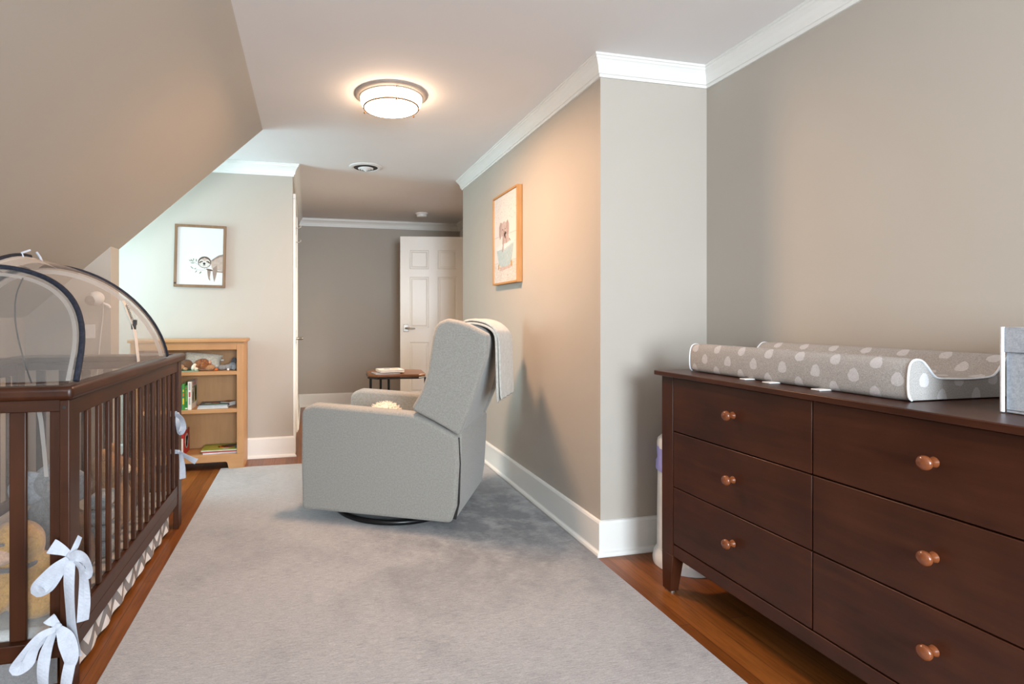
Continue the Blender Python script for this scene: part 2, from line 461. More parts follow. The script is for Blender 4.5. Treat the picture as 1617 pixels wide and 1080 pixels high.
ang = math.atan2(-.13, .75)
d1 = thing('door_1', 'white six-panel door standing open in front of the back wall', 'door', (1.017, 6.20, .008), ang)
d1['kind'] = 'structure'
door_leaf(.755, 2.005).build('door_leaf', TRIM, d1, local=True)
lever(d1, .065, .962, 0, 1)
# hall side wall casings: first the added unseen light opening, then the open door's
m = MB().box(XH-.02, XH, 4.72, 4.80, 0, 2.03).box(XH-.02, XH, 5.50, 5.58, 0, 2.03).box(XH-.02, XH, 4.72, 5.58, 2.03, 2.11)
struct(m.build('trim_11', TRIM, bevel=.003))
m = MB().box(XH-.02, XH, 6.02, 6.10, 0, 2.10).box(XH-.02, XH, 6.68, 6.77, 0, 2.10).box(XH-.02, XH, 6.02, 6.77, 2.10, 2.20)
struct(m.build('trim_9', TRIM, bevel=.003))
# closed door in the passage wall, seen edge-on
m = MB().box(XL, XL+.022, 4.555, 4.645, .0, 2.045).box(XL, XL+.022, 5.41, 5.50, 0, 2.045).box(XL, XL+.022, 4.555, 5.50, 2.045, 2.085)
struct(m.build('trim_10', TRIM, bevel=.004))
d2 = thing('door_2', 'white door in the passage wall seen edge-on past the corner', 'door', (XL+.008, 4.65, .012), PI/2)
d2['kind'] = 'structure'
lf = door_leaf(.755, 2.02); bmesh.ops.translate(lf.bm, verts=lf.bm.verts, vec=(0, -.004, 0)); lf.build('door_leaf', TRIM, d2, local=True)
lever(d2, .10, .905, -.004, 1, -1)
for z in (.42, 1.64):
    MB().box(.004, .034, -.012, -.003, z-.05, z+.05).build('hinge', STEEL, d2, bevel=.002, local=True)
for z in (1.71, 1.83):
    MB().tube([(.09, -.004, z), (.09, -.035, z-.004), (.09, -.05, z+.004), (.09, -.052, z+.02)], .004, 8).build('coat_hook', STEEL, d2, smooth=50, local=True)

# ------------------------------------------------------------------ ceiling fittings
LX, LY = .435, 2.95
cl = thing('ceiling_light', 'lit round flush ceiling light with white glass and thin metal trim', 'ceiling light', (LX, LY, H))
MB().lathe([(.0, H), (.196, H), (.196, H-.006), (.188, H-.013), (.172, H-.017), (.168, H-.022), (.0, H-.022)], (LX, LY, 0), n=56, cap=False).build('ceiling_plate', PLATE, cl, smooth=30)
prof = [(.163, H-.022), (.164, H-.040), (.156, H-.061), (.147, H-.071), (.138, H-.0755), (.08, H-.080), (.0, H-.081)]
MB().lathe(prof, (LX, LY, 0), n=56, cap=False).build('glass_shade', GLOW, cl, smooth=60)
MB().tube([(LX+.147*math.cos(a), LY+.147*math.sin(a), H-.071) for a in [2*PI*k/56 for k in range(56)]], .0048, 8, closed=True).build('trim_ring', BRASS, cl, smooth=60)
for a in (-1.55, .50, 2.62):
    c, s_ = math.cos(a), math.sin(a)
    rd = MB().tube([(LX+.172*c, LY+.172*s_, H-.018), (LX+.170*c, LY+.170*s_, H-.04), (LX+.152*c, LY+.152*s_, H-.072)], .0022, 8).build('clip_rod', BRASS, cl, smooth=50)
    MB().ell((LX+.155*c, LY+.155*s_, H-.077), (.006, .006, .008), seg=12).build('finial', BRASS, rd, smooth=60)
VX, VY = .446, 4.42
v = thing('ceiling_vent', 'round white ceiling air vent with concentric rings beyond the light', 'vent', (VX, VY, H))
MB().lathe([(.133, H), (.133, H-.004), (.117, H-.010), (.100, H-.009), (.096, H-.006), (.096, H-.001), (.0, H-.001)], (VX, VY, 0), n=48, cap=False).build('vent_collar', [WHITEP], v, smooth=40)
MB().lathe([(.0955, H-.0050), (.0950, H-.0035), (0.0, H-.0035)], (VX, VY, 0), n=40, cap=False).build('duct', VENTD, v)
for r0, z0 in ((.062, .011), (.043, .015), (.025, .019)):
    MB().lathe([(r0, H-z0), (r0-.009, H-z0-.010), (r0-.013, H-z0-.011), (r0-.004, H-z0+.001), (r0, H-z0)], (VX, VY, 0), n=40, cap=False).build('vent_ring', WHITEP, v, smooth=40)
MB().lathe([(.0, H-.0045), (.008, H-.0045), (.008, H-.032), (.005, H-.035), (0, H-.035)], (VX, VY, 0), n=20, cap=False).build('vent_knob', WHITEP, v, smooth=40)
sx, sy = 1.275, 6.24
sd = thing('smoke_detector', 'small round white smoke detector on the ceiling near the door', 'smoke detector', (sx, sy, H))
MB().lathe([(0, H), (.072, H), (.072, H-.012), (.066, H-.016), (.0, H-.016)], (sx, sy, 0), n=36, cap=False).build('mounting_plate', WHITEP, sd, smooth=40)
MB().lathe([(.060, H-.016), (.060, H-.036), (.052, H-.046), (.0, H-.048)], (sx, sy, 0), n=36, cap=False).build('detector_cover', WHITEP, sd, smooth=40)

# ------------------------------------------------------------------ rug
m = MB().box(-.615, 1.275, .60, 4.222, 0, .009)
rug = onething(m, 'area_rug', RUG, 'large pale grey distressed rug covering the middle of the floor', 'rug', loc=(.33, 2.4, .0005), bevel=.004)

# ------------------------------------------------------------------ recliner
CA = math.atan2(.486, -.874)
ch = thing('recliner_chair', 'light grey fabric swivel recliner with tall winged back, on the rug', 'armchair', (.695, 2.67, .0098), CA)
zo = -.0098
def P2(pts): return [(a, z + zo) for a, z in pts]
SIDE = [(.002, .062), (.836, .056), (.843, .30), (.841, .572), (.826, .606), (.775, .628), (.64, .623), (.50, .618), (.35, .612), (.215, .606), (.10, .561), (-.034, .498), (-.040, .36), (-.028, .15)]
def slab(prof, y0, y1, name, par=ch, mat=CHAIR, bev=.018, puff=0.):
    m = MB().prism(P2(prof), 'y', y0, y1)
    return m.build(name, mat, par, bevel=bev, seg=4, local=True)
for y0, y1 in ((0, -.095), (-.625, -.72)):
    slab(SIDE, y0, y1, 'arm', bev=.020)
WING = [(.211, .632), (.156, .723), (.124, .825), (.098, .995), (.085, 1.045), (.066, 1.074), (.02, 1.090), (-.04, 1.078), (-.098, 1.058), (-.190, 1.010), (-.180, .90), (-.14, .775), (-.100, .644), (-.040, .503), (.02, .535), (.10, .575), (.20, .618)]
for y0, y1 in ((.001, -.085), (-.635, -.721)):
    slab(WING, y0, y1, 'back_wing', bev=.018)
BACK = [(.15, .44), (.11, .60), (.045, .80), (.015, .98), (-.03, 1.045), (-.09, 1.062), (-.155, 1.035), (-.178, .98), (-.135, .80), (-.085, .63), (-.035, .50), (-.01, .44)]
slab(BACK, -.087, -.633, 'backrest', bev=.03)
REAR = [(.028, .075), (-.018, .075), (-.036, .20), (-.046, .38), (-.050, .50), (-.030, .535), (.02, .52), (.028, .45)]
slab(REAR, -.034, -.70, 'rear_panel', bev=.012)
MB().prism(P2([(-.020, .08), (-.0365, .16), (-.0425, .36), (-.0365, .49), (-.01, .49), (-.0, .08)]), 'y', -.019, -.036).build('gap_shade_strip', BLACK, ch, local=True)  # black strip added to paint the shade in the joint slit
slab([(.10, .14), (.80, .14), (.80, .30), (.10, .30)], -.097, -.623, 'seat_frame', bev=.01)
slab([(.12, .31), (.80, .31), (.835, .34), (.835, .45), (.80, .475), (.12, .455)], -.10, -.62, 'seat_cushion', bev=.03)
slab([(.80, .085), (.838, .085), (.838, .30), (.80, .30)], -.10, -.62, 'footrest', bev=.012)
cx_, cy_ = .42, -.36
rb = MB().tube([(cx_+.345*math.cos(a), cy_+.345*math.sin(a), .016) for a in [2*PI*k/64 for k in range(64)]], .0145, 12, closed=True).build('swivel_ring', BLACKM, ch, smooth=60, local=True)
for a in (.6, .6+PI/2, .6+PI, .6+1.5*PI):
    c, s_ = math.cos(a), math.sin(a)
    MB().tube([(cx_+.34*c, cy_+.34*s_, .018), (cx_+.18*c, cy_+.18*s_, .05), (cx_, cy_, .07)], .016, 8).build('base_spoke', BLACKM, rb, local=True)
MB().lathe([(.05, .04), (.05, .135)], (cx_, cy_, 0), n=24).build('swivel_post', BLACKM, ch, smooth=40, local=True)
# knitted blanket over the back
def chair_pt(a, b, z): return WM[ch] @ Vector((a, -b, z + zo))
def blanket_layer(off, b0, b1, zend0, zend1, wav, front):
    rows = []
    prof = [(front, 1.052+off), (-.06, 1.064+off), (-.11, 1.062+off), (-.155, 1.050+off), (-.190, 1.030+off), (-.206, 1.005), (-.2075, .95), (-.208, .88), (-.209, .80), (-.2095, .74)]
    N = 22
    for a, z in prof:
        r = []
        for k in range(N+1):
            t = k / N; b = b0 + (b1-b0)*t
            w_ = wav * math.sin(t*11+1) * min(1, max(0, (1.02-z)/.25))
            r.append(chair_pt(a - off*.7*(z < 1.03) - .014*t*(z < 1.03) - abs(w_)*.6 , b + .012*math.sin(t*5)*(z < .9), z))
        rows.append(r)
    r = []
    for k in range(N+1):
        t = k / N
        r.append(chair_pt(-.211 - off*.7 - .014*t - abs(wav*math.sin(t*11+1)), b0 + (b1-b0)*t, zend0 + (zend1-zend0)*t))
    rows.append(r)
    return rows
bl = thing('throw_blanket', 'cream grey knitted blanket draped over the top of the recliner back', 'blanket', tuple(chair_pt(-.1, .3, 1.07)))
for off, b0, b1, z0, z1, wv, fr, nm in ((.003, .094, .42, .655, .675, .004, -.02, 'under_fold'), (.020, .108, .47, .672, .665, .010, -.035, 'top_fold')):
    m = MB().grid(blanket_layer(off, b0, b1, z0, z1, wv, fr))
    m.build(nm, BLANK, bl, solid=.012, subsurf=1)
cp = chair_pt(.47, .30, .548)
m = MB()
m.ell(tuple(cp), (.095, .085, .058), (0, 0, .4), 20)
for k in range(420):
    u, t = random.uniform(-1, 1), random.uniform(0, 2*PI); q = math.sqrt(1-u*u)
    d = Vector((q*math.cos(t)*.095, q*math.sin(t)*.085, u*.058)); p = Vector(cp) + d; n = d.normalized()*.011
    e = Vector((random.uniform(-1, 1), random.uniform(-1, 1), random.uniform(-1, 1)))*.004
    s1 = n.orthogonal().normalized()*.004; s2 = n.cross(s1).normalized()*.004
    b_ = [m.bm.verts.new(p - n*.2 + x) for x in (s1, s2, -s1, -s2)]; tip = m.bm.verts.new(p + n + e)
    for i in range(4): m._f([b_[i], b_[(i+1) % 4], tip])
onething(m, 'pouf_cushion', CREAM, 'small round fluffy cream cushion on the recliner seat', 'cushion', loc=(cp.x, cp.y, cp.z-.058), smooth=60)

# ------------------------------------------------------------------ side table and its books
tb = thing('side_table', 'small dark wood side table with black metal legs behind the recliner', 'table', (.77, 4.92, 0))
zt = .600
top = [(.575, 4.72), (.505, 4.80), (.52, 5.10), (.60, 5.19), (.955, 5.165), (1.035, 5.09), (1.01, 4.78), (.935, 4.695)]
MB().prism(top, 'z', zt-.022, zt).build('table_top', TABLE, tb, bevel=.004)
cxm, cym = sum(p[0] for p in top)/8, sum(p[1] for p in top)/8
ins = [(cxm+(x-cxm)*.985, cym+(y-cym)*.985) for x, y in top]
MB().tube([(x, y, zt-.031) for x, y in ins], .009, 8, closed=True).build('metal_rim', BLACKM, tb)
for x, y in ((.527, 4.80), (.66, 5.155), (.70, 4.905), (1.006, 4.765)):
    MB().tube([(x, y, zt-.035), (x, y, .0)], .0115, 10).build('leg', BLACKM, tb, smooth=50)
MB().tube([(x, y, .012) for x, y in ins], .009, 8, closed=True).build('floor_rim', BLACKM, tb)
def col(name, c, r=.5): return plain(name, c, r)
COVB = col('blue_white_cover', (.55, .63, .75)); COVO = col('ochre_cover', (.55, .33, .08)); COVG = col('teal_cover', (.16, .22, .20))
def flat_book(name, label, c, ang, w_, l_, z, t, cov, group, art=None, page=PAPER):
    """book lying flat: width w_ along x, length l_ along y"""
    o = thing(name, label, 'book', (c[0], c[1], z), ang, group)
    MB().box(-w_/2, w_/2, -l_/2, l_/2, 0, .0012).box(-w_/2, w_/2, -l_/2, l_/2, t-.0012, t).box(-w_/2, -w_/2+.0015, -l_/2, l_/2, .0012, t-.0012).build('cover', cov, o, local=True)
    MB().box(-w_/2+.0016, w_/2-.003, -l_/2+.003, l_/2-.003, .00125, t-.00125).build('pages', page, o, local=True)
    if art:
        for am, pts in art:
            MB().prism([(x*w_/2, y*l_/2) for x, y in pts], 'z', t, t+.0004).build('cover_picture', am, o, local=True)
    return o
def oval(cx, cy, rx, ry, n=14): return [(cx+rx*math.cos(2*PI*k/n), cy+ry*math.sin(2*PI*k/n)) for k in range(n)]
G = 'books on the side table'
flat_book('thin_book', 'thin pale blue book under the cream one on the side table', (.665, 4.845), .12, .22, .17, zt+.0005, .007, COVB, G, [(COVO, [(-.9, .2), (-.5, .2), (-.5, .9), (-.9, .9)])])
flat_book('thin_book', 'thin ochre-edged book under the cream one, at its right', (.74, 4.885), -.25, .19, .16, zt+.008, .005, COVO, G, [(COVG, [(.4, -.3), (.95, -.3), (.95, .5), (.4, .5)])])
flat_book('cream_book', 'thick cream book on top of the pile on the side table', (.705, 4.86), .10, .215, .20, zt+.0135, .021, PAPER, G, [(COVG, [(-.55, -.1), (.0, -.2), (.05, .35), (-.4, .4)]), (col('sand_ink', (.5, .38, .2)), [(.1, -.2), (.7, -.25), (.75, .3), (.1, .3)])])

# ------------------------------------------------------------------ pictures
def P3(m, pts, f, t0, t1):
    A = [m.bm.verts.new(f(x, z, t0)) for x, z in pts]; B = [m.bm.verts.new(f(x, z, t1)) for x, z in pts]; n = len(pts)
    m._f(A[::-1]); m._f(B)
    for i in range(n): m._f([A[i], A[(i+1) % n], B[(i+1) % n], B[i]])
INK = {n: plain('ink_' + n, c, .85, var=.10, scale=60) for n, c in dict(brown=(.085, .055, .04), taupe=(.25, .185, .15), tan=(.40, .32, .27), cream=(.56, .53, .49), black=(.02, .018, .018),
      green=(.17, .21, .13), mauve=(.36, .265, .245), lmauve=(.43, .34, .315), tub=(.37, .45, .46), rose=(.48, .37, .33), line=(.40, .34, .31), gold=(.42, .26, .10), white=(.62, .61, .60)).items()}
PRINT = paint('print_paper', (.60, .61, .61), .7, .01)
PRINTW = paint('print_paper_warm', (.60, .57, .54), .7, .01)
def picture(name, label, f, w_, h_, fw, dep, fmat, pmat, arts, loc):
    """f(u, v, t): u across 0..w, v up 0..h, t out from the wall"""
    o = thing(name, label, 'picture', loc)
    m = MB()
    for pts in ([(0, 0), (w_, 0), (w_-fw, fw), (fw, fw)], [(w_, 0), (w_, h_), (w_-fw, h_-fw), (w_-fw, fw)], [(w_, h_), (0, h_), (fw, h_-fw), (w_-fw, h_-fw)], [(0, h_), (0, 0), (fw, fw), (fw, h_-fw)]):
        P3(m, pts, f, .001, dep)
    m.build('frame', fmat, o, bevel=.0012)
    m = MB(); P3(m, [(fw*.9, fw*.9), (w_-fw*.9, fw*.9), (w_-fw*.9, h_-fw*.9), (fw*.9, h_-fw*.9)], f, .002, dep-.009)
    pr = m.build('print', pmat, o)
    mats = []; m = MB(); lay = 0
    for mt, shapes in arts:
        if mt not in mats: mats.append(mt)
        m.mi = mats.index(mt); lay += 1
        for s_ in shapes: P3(m, s_, f, dep-.0095, dep-.009+.00018*lay)
    m.build('drawing', mats, pr, fill_normals=True)
    return o
def line(pts, w_):
    """thin stroke polygon"""
    L, R = [], []
    for i, p in enumerate(pts):
        a, b = pts[max(i-1, 0)], pts[min(i+1, len(pts)-1)]
        d = Vector((b[0]-a[0], b[1]-a[1])).normalized(); n = Vector((-d.y, d.x))*w_/2
        L.append((p[0]+n.x, p[1]+n.y)); R.append((p[0]-n.x, p[1]-n.y))
    return L + R[::-1]
def leaf(x, y, a, l, w_):
    c, s_ = math.cos(a), math.sin(a)
    return [(x+c*u*l-s_*v*w_, y+s_*u*l+c*v*w_) for u, v in ((0, 0), (.3, .5), (.65, .45), (1, 0), (.65, -.45), (.3, -.5))]
# sloth print on the bookcase wall: u to the right
SW, SH = .364, .472
def sp(x, y): return ((x-155)/745*SW, (972-y)/890*SH)      # drawing grid of the print
fS = lambda u, v, t: (-.985 + u*.9985 + v*.022, YK - t - .001, 1.320 + v*.9985 - u*.018 + .006)
ear = .02
sl_art = [
 (INK['green'], [leaf(*sp(425, 610), 2.3, .028, .008), leaf(*sp(430, 600), 1.5, .024, .007), leaf(*sp(472, 610), 1.6, .026, .008), leaf(*sp(400, 600), 2.8, .020, .007), leaf(*sp(450, 628), 3.1, .034, .007),
                 leaf(*sp(430, 712), 2.35, .030, .007), leaf(*sp(445, 715), .6, .018, .006), leaf(*sp(485, 730), 4.1, .024, .007), leaf(*sp(552, 742), 4.0, .028, .009)]),
 (INK['taupe'], [line([sp(400, 590), sp(460, 625), sp(520, 660), sp(600, 700)], .0022), line([sp(420, 700), sp(480, 722), sp(560, 725), sp(640, 712)], .002),
                 line([sp(620, 708), sp(700, 722), sp(780, 740), sp(862, 745)], .011)]),
 (INK['tan'], [[sp(*p) for p in ((862, 492), (820, 502), (760, 535), (710, 572), (680, 600), (690, 650), (700, 700), (760, 715), (862, 735))]]),
 (INK['taupe'], [[sp(*p) for p in ((862, 492), (820, 502), (760, 535), (710, 572), (700, 600), (760, 560), (820, 530), (862, 520))],
                 [sp(*p) for p in ((632, 715), (685, 715), (682, 760), (672, 830), (682, 880), (655, 850), (640, 790))], [sp(*p) for p in ((715, 690), (775, 650), (782, 720), (762, 810), (738, 892), (725, 840), (712, 760))]]),
 (INK['brown'], [[sp(*p) for p in oval(592, 612, 96, 84, 24)], [sp(*p) for p in ((632, 708), (690, 712), (712, 738), (640, 726))], line([sp(685, 590), sp(740, 548), sp(800, 510), sp(860, 494)], .003)]),
 (INK['cream'], [[sp(*p) for p in oval(592, 622, 84, 66, 24)]]),
 (INK['tan'], [[sp(*p) for p in ((545, 575), (590, 545), (640, 575), (592, 592))]]),
 (INK['brown'], [[sp(*p) for p in ((508, 622), (530, 598), (560, 592), (574, 606), (548, 612), (522, 628))], [sp(*p) for p in ((678, 622), (656, 598), (626, 592), (610, 606), (636, 612), (662, 630))]]),
 (INK['black'], [[sp(*p) for p in oval(588, 632, 19, 17)], line([sp(588, 645), sp(588, 660)], .002), line([sp(570, 662), sp(588, 655), sp(606, 662)], .0022)]),
]
pS = picture('framed_picture', 'wood-framed sloth drawing hanging above the bookcase', fS, SW, SH, .019, .022, FRM, PRINT, sl_art, (-.80, YK, 1.55))
m = MB(); P3(m, oval(.010, .028, .008, .006, 10), fS, .020, .0232); m.build('frame_knot', INK['black'], pS)
# elephant-in-a-bath print on the boxed-out wall: u toward the camera
EW, EH = .470, .615
fE = lambda u, v, t: (XN - t - .001, 3.725 - u, 1.320 + v)
def ep(x, y): return (.012 + (x-85)/318*(EW-.024), .012 + (935-y + (x-85)*.085 - 13)/965*(EH-.024)*1.12)
rng = random.Random(3)
terr = [oval(rng.uniform(.02, EW-.02), rng.uniform(.02, .135), .004, .003, 6) for _ in range(150)]
dash = [oval(rng.uniform(.02, EW-.02), rng.uniform(.42, EH-.02), .004, .0016, 5) for _ in range(140)]
eu = lambda x: .045 + x*(EW-.09)
def E(x, y): return (x*EW, y*EH)
el_art = [
 (INK['cream'], [[E(.03, .025), E(.97, .025), E(.97, .245), E(.03, .235)]]),
 (INK['rose'], terr), (INK['line'], dash + [line([E(.03, .535), E(.97, .535)], .0025), line([E(.03, .242), E(.97, .246)], .002)]),
 (INK['rose'], [[E(*p) for p in ((.25, .19), (.75, .205), (.72, .165), (.28, .15))]]),
 (INK['gold'], [[E(*p) for p in ((.20, .215), (.25, .235), (.25, .185), (.21, .16))], [E(*p) for p in ((.72, .245), (.78, .235), (.77, .165), (.72, .19))]]),
 (INK['tub'], [[E(*p) for p in ((.14, .395), (.22, .255), (.27, .205), (.40, .19), (.60, .19), (.70, .21), (.76, .27), (.83, .42), (.50, .375))]]),
 (INK['white'], [[E(*p) for p in ((.12, .40), (.15, .425), (.45, .455), (.84, .455), (.87, .445), (.84, .425), (.50, .385), (.15, .385))]]),
 (INK['lmauve'], [[E(*p) for p in oval(.45, .60, .12, .085, 18)], [E(*p) for p in ((.40, .56), (.62, .56), (.66, .45), (.55, .44), (.38, .44))]]),
 (INK['mauve'], [[E(*p) for p in ((.36, .68), (.30, .69), (.25, .64), (.25, .55), (.29, .50), (.33, .53), (.36, .60))], [E(*p) for p in ((.55, .67), (.60, .69), (.65, .64), (.65, .56), (.60, .51), (.56, .55), (.54, .61))],
                 [E(*p) for p in ((.40, .60), (.47, .60), (.46, .50), (.44, .42), (.42, .36), (.37, .355), (.40, .42), (.40, .50))], [E(*p) for p in ((.52, .52), (.56, .52), (.58, .44), (.53, .44))]]),
 (INK['brown'], [[E(*p) for p in oval(.40, .60, .012, .009, 8)], [E(*p) for p in oval(.51, .60, .012, .009, 8)], [E(*p) for p in ((.485, .58), (.52, .57), (.52, .49), (.49, .50))], line([E(.67, .48), E(.70, .45)], .005)]),
]
picture('framed_picture', 'oak-framed picture of an elephant in a bathtub on the boxed-out wall', fE, EW, EH, .013, .036, OAKF, PRINTW, el_art, (XN, 3.49, 1.62))

# ------------------------------------------------------------------ dresser
DX, DY0, DY1 = 1.396, .602, 1.969
dr_ = thing('dresser', 'dark espresso six-drawer dresser against the right wall', 'dresser', (1.63, 1.285, 0))
MB().box(1.372, 1.868, DY0-.018, DY1+.018, .864, .883).build('dresser_top', ESP['Y'], dr_, bevel=.003)
for y0, y1, sg in ((DY1-.068, DY1, 1), (DY0, DY0+.068, -1)):
    for x0, x1 in ((DX, DX+.055), (1.80, 1.86)):
        inn, out = (y0, y1) if sg > 0 else (y1, y0)
        bi = inn + sg*.022
        lo = [(x0+.004, min(bi, out), .006), (x1-.012, min(bi, out), .006), (x1-.012, max(bi, out), .006), (x0+.004, max(bi, out), .006)]
        mid = [(x0, y0, .157), (x1, y0, .157), (x1, y1, .157), (x0, y1, .157)]
        m = MB().hexa(lo, mid).box(x0, x1, y0, y1, .157, .863)
        lg = m.build('leg', ESP['Z'], dr_, bevel=.002)
        MB().lathe([(.020, 0), (.020, .0065)], (.5*(x0+x1), (bi+out)/2, 0), n=20).build('foot_glide', STEEL, lg)
    ys = y1-.030 if sg > 0 else y0+.012
    MB().box(DX+.056, 1.799, ys, ys+.018, .16, .863).build('side_panel', ESP['Z'], dr_)
MB().box(DX+.002, DX+.022, DY0+.069, DY1-.069, .157, .203).build('apron', ESP['Y'], dr_, bevel=.002)
MB().box(1.835, 1.845, DY0+.02, DY1-.02, .16, .863).box(DX+.03, 1.835, 1.278, 1.290, .16, .863).build('carcass', ESP['Y'], dr_)
for y0, y1 in ((1.2858, 1.8985), (.673, 1.2822)):
    for z0, z1, zk in ((.6515, .8605, .766), (.4335, .6475, .548), (.2085, .4295, .333)):
        d = MB().box(DX+.001, DX+.021, y0, y1, z0, z1).box(DX+.021, 1.78, y0+.02, y1-.02, z0+.01, z1-.03).build('drawer', ESP['Y'], dr_, bevel=.0022)
        yk = (y0+y1)/2 - .006
        MB().lathe([(.0, DX+.001), (.013, DX+.001), (.011, DX-.006), (.0085, DX-.012), (.012, DX-.017), (.0165, DX-.022), (.0175, DX-.027), (.0155, DX-.032), (.009, DX-.0355), (0, DX-.0365)], (0, yk, zk), 'x', 24, cap=False).build('knob', KNOB, d, smooth=60)

# changing pad
def pad_profile():
    x0, x1 = 1.478, 1.868
    return crm([(x0+.012, .8845), (x0+.002, .895), (x0-.001, .93), (x0+.004, .975), (x0+.020, .992), (x0+.045, .990), (x0+.066, .972), (x0+.088, .948), (x0+.115, .940), (x0+.20, .937), (x1-.115, .940), (x1-.088, .950), (x1-.066, .975), (x1-.045, .994), (x1-.02, .996), (x1-.004, .978), (x1+.001, .93), (x1-.002, .895), (x1-.012, .8845)], 3)
PY0, PY1 = 1.088, 1.908
cpad = thing('changing_pad', 'grey contoured changing pad with pale drop print on the dresser top', 'changing pad', (1.67, 1.5, .884))
m = MB(); bm = m.bm; prof = pad_profile(); uvl = bm.loops.layers.uv.new('UVMap')
per = [0.]
for a, b in zip(prof, prof[1:]): per.append(per[-1] + math.dist(a, b))
NY = 26; V = []
for j in range(NY+1):
    t = j/NY; y = PY0 + (PY1-PY0)*t
    e = min(j, NY-j); sh = {0: .955, 1: .99}.get(e, 1.)
    cxp, czp = 1.673, .93
    V.append([bm.verts.new((cxp+(x-cxp)*(1-(1-sh)*.25), y + (.0), max(.8845, czp+(z-czp)*sh))) for x, z in prof])
for j in range(NY):
    for i in range(len(prof)-1):
        f = bm.faces.new([V[j][i], V[j][i+1], V[j+1][i+1], V[j+1][i]])
        for lp, (jj, ii) in zip(f.loops, ((j, i), (j, i+1), (j+1, i+1), (j+1, i))): lp[uvl].uv = (PY1 - (PY0+(PY1-PY0)*jj/NY) + .03, per[ii] + .004)
    f = bm.faces.new([V[j][-1], V[j][0], V[j+1][0], V[j+1][-1]])
for row, sg in ((V[0], 1), (V[NY], -1)):
    f = bm.faces.new(row[::sg])
    for lp in f.loops: lp[uvl].uv = (lp.vert.co.x, lp.vert.co.z - .875)
m.build('pad_cover', SPOT, cpad, smooth=70)
for y in (PY0-.0005, PY1+.0005):
    MB().tube([(1.673+(x-1.673)*.99, y, max(.8865, .93+(z-.93)*.955)) for x, z in prof], .0028, 6).build('end_piping', EDGE, cpad, smooth=60)
for y, w_ in ((1.60, .024), (1.50, .030), (1.32, .030)):
    MB().box(1.447, 1.490, y-w_/2, y+w_/2, .8838, .8878).build('strap_clip', WHITEP, cpad, bevel=.001)

# felt storage box
bx = thing('storage_box', 'grey felt storage box with pale edging at the right end of the dresser', 'box', (1.66, .765, .884))
X0, X1, Y0, Y1, Z0, Z1 = 1.528, 1.80, .62, .915, .884, 1.076
m = MB().box(X0, X1, Y0, Y1, Z0, Z0+.006)
for b in ((X0, X0+.008, Y0, Y1), (X1-.008, X1, Y0, Y1), (X0+.008, X1-.008, Y0, Y0+.008), (X0+.008, X1-.008, Y1-.008, Y1)): m.box(*b, Z0+.006, Z1-.001)
m.build('box_body', BOXF, bx, bevel=.002)
m = MB()
zc = Z1-.056
for b in ((X0-.005, X0-.0005, Y0-.005, Y1+.005), (X1+.0005, X1+.005, Y0-.005, Y1+.005), (X0-.0005, X1+.0005, Y0-.005, Y0-.0005), (X0-.0005, X1+.0005, Y1+.0005, Y1+.005)): m.box(*b, zc, Z1)
m.build('box_cuff', BOXF, bx, bevel=.0015)
for x, y in ((X0-.004, Y1+.004), (X0-.004, Y0-.004), (X1+.004, Y1+.004), (X1+.004, Y0-.004)): 
    MB().tube([(x, y, Z0+.002), (x, y, Z1+.001)], .0042, 8).build('edge_tape', EDGE, bx, smooth=60)

# diaper pail
bn = thing('diaper_pail', 'slim white nappy pail with lavender bag showing, behind the dresser leg', 'bin', (1.632, 2.135, 0))
c = (1.632, 2.135, 0)
MB().lathe([(0, .001), (.134, .001), (.136, .02), (.131, .045), (.122, .062), (.119, .068), (0, .068)], c, n=44, cap=False).build('pail_base', WHITEP, bn, smooth=40)
MB().lathe([(.1175, .066), (.1165, .25), (.114, .425)], c, n=44).build('pail_body', WHITEP, bn, smooth=40)
m = MB(); rows = []
for k, (r, z) in enumerate(((.1150, .424), (.1215, .418), (.1210, .450), (.1165, .466), (.1170, .52), (.1150, .524))):
    rows.append([(c[0]+(r+.0015*math.sin(7*a+k*2))*math.cos(a), c[1]+(r+.0015*math.sin(7*a+k*2))*math.sin(a), z+.004*math.sin(3*a+k)) for a in [2*PI*i/44 for i in range(44)]])
m.grid(rows, True).build('bin_bag', LAV, bn, smooth=60)
MB().lathe([(.0, .515), (.1165, .515), (.1175, .535), (.1140, .553), (.098, .568), (.085, .572), (0, .572)], c, n=44, cap=False).build('pail_lid', WHITEP, bn, smooth=40)

# ------------------------------------------------------------------ bookcase
BX0, BX1, BYF, BYB = -1.203, -.456, 4.200, 4.458
bc = thing('bookcase', 'low maple bookcase with three shelves beyond the crib', 'bookcase', (-.83, 4.33, 0))
MB().box(BX0-.016, BX1+.017, BYF-.016, BYB, .917, .938).build('bookcase_top', MAPLE['X'], bc, bevel=.004)
for x0, x1 in ((BX0, BX0+.022), (BX1-.022, BX1)):
    MB().box(x0, x1, BYF+.0185, BYB, .0, .9165).build('side_panel', MAPLE['Z'], bc)
for x0, x1, sg in ((BX0, BX0+.047, 1), (BX1-.047, BX1, -1)):
    MB().box(x0, x1, BYF, BYF+.018, .111, .9165).build('face_stile', MAPLE['Z'], bc, bevel=.0015)
MB().box(BX0+.0475, BX1-.0475, BYF, BYF+.018, .863, .9165).build('top_rail', MAPLE['X'], bc, bevel=.0015)
MB().prism([(BX0, .0), (BX0+.101, 0), (BX0+.112, .05), (BX0+.120, .058), (BX1-.120, .058), (BX1-.112, .05), (BX1-.101, 0), (BX1, 0), (BX1, .1105), (BX0, .1105)], 'y', BYF, BYF+.018).build('base_rail', MAPLE['X'], bc, bevel=.0015)
MB().box(BX0+.0225, BX1-.0225, BYB-.008, BYB-.001, .06, .9165).build('back_panel', MAPLE['Z'], bc)
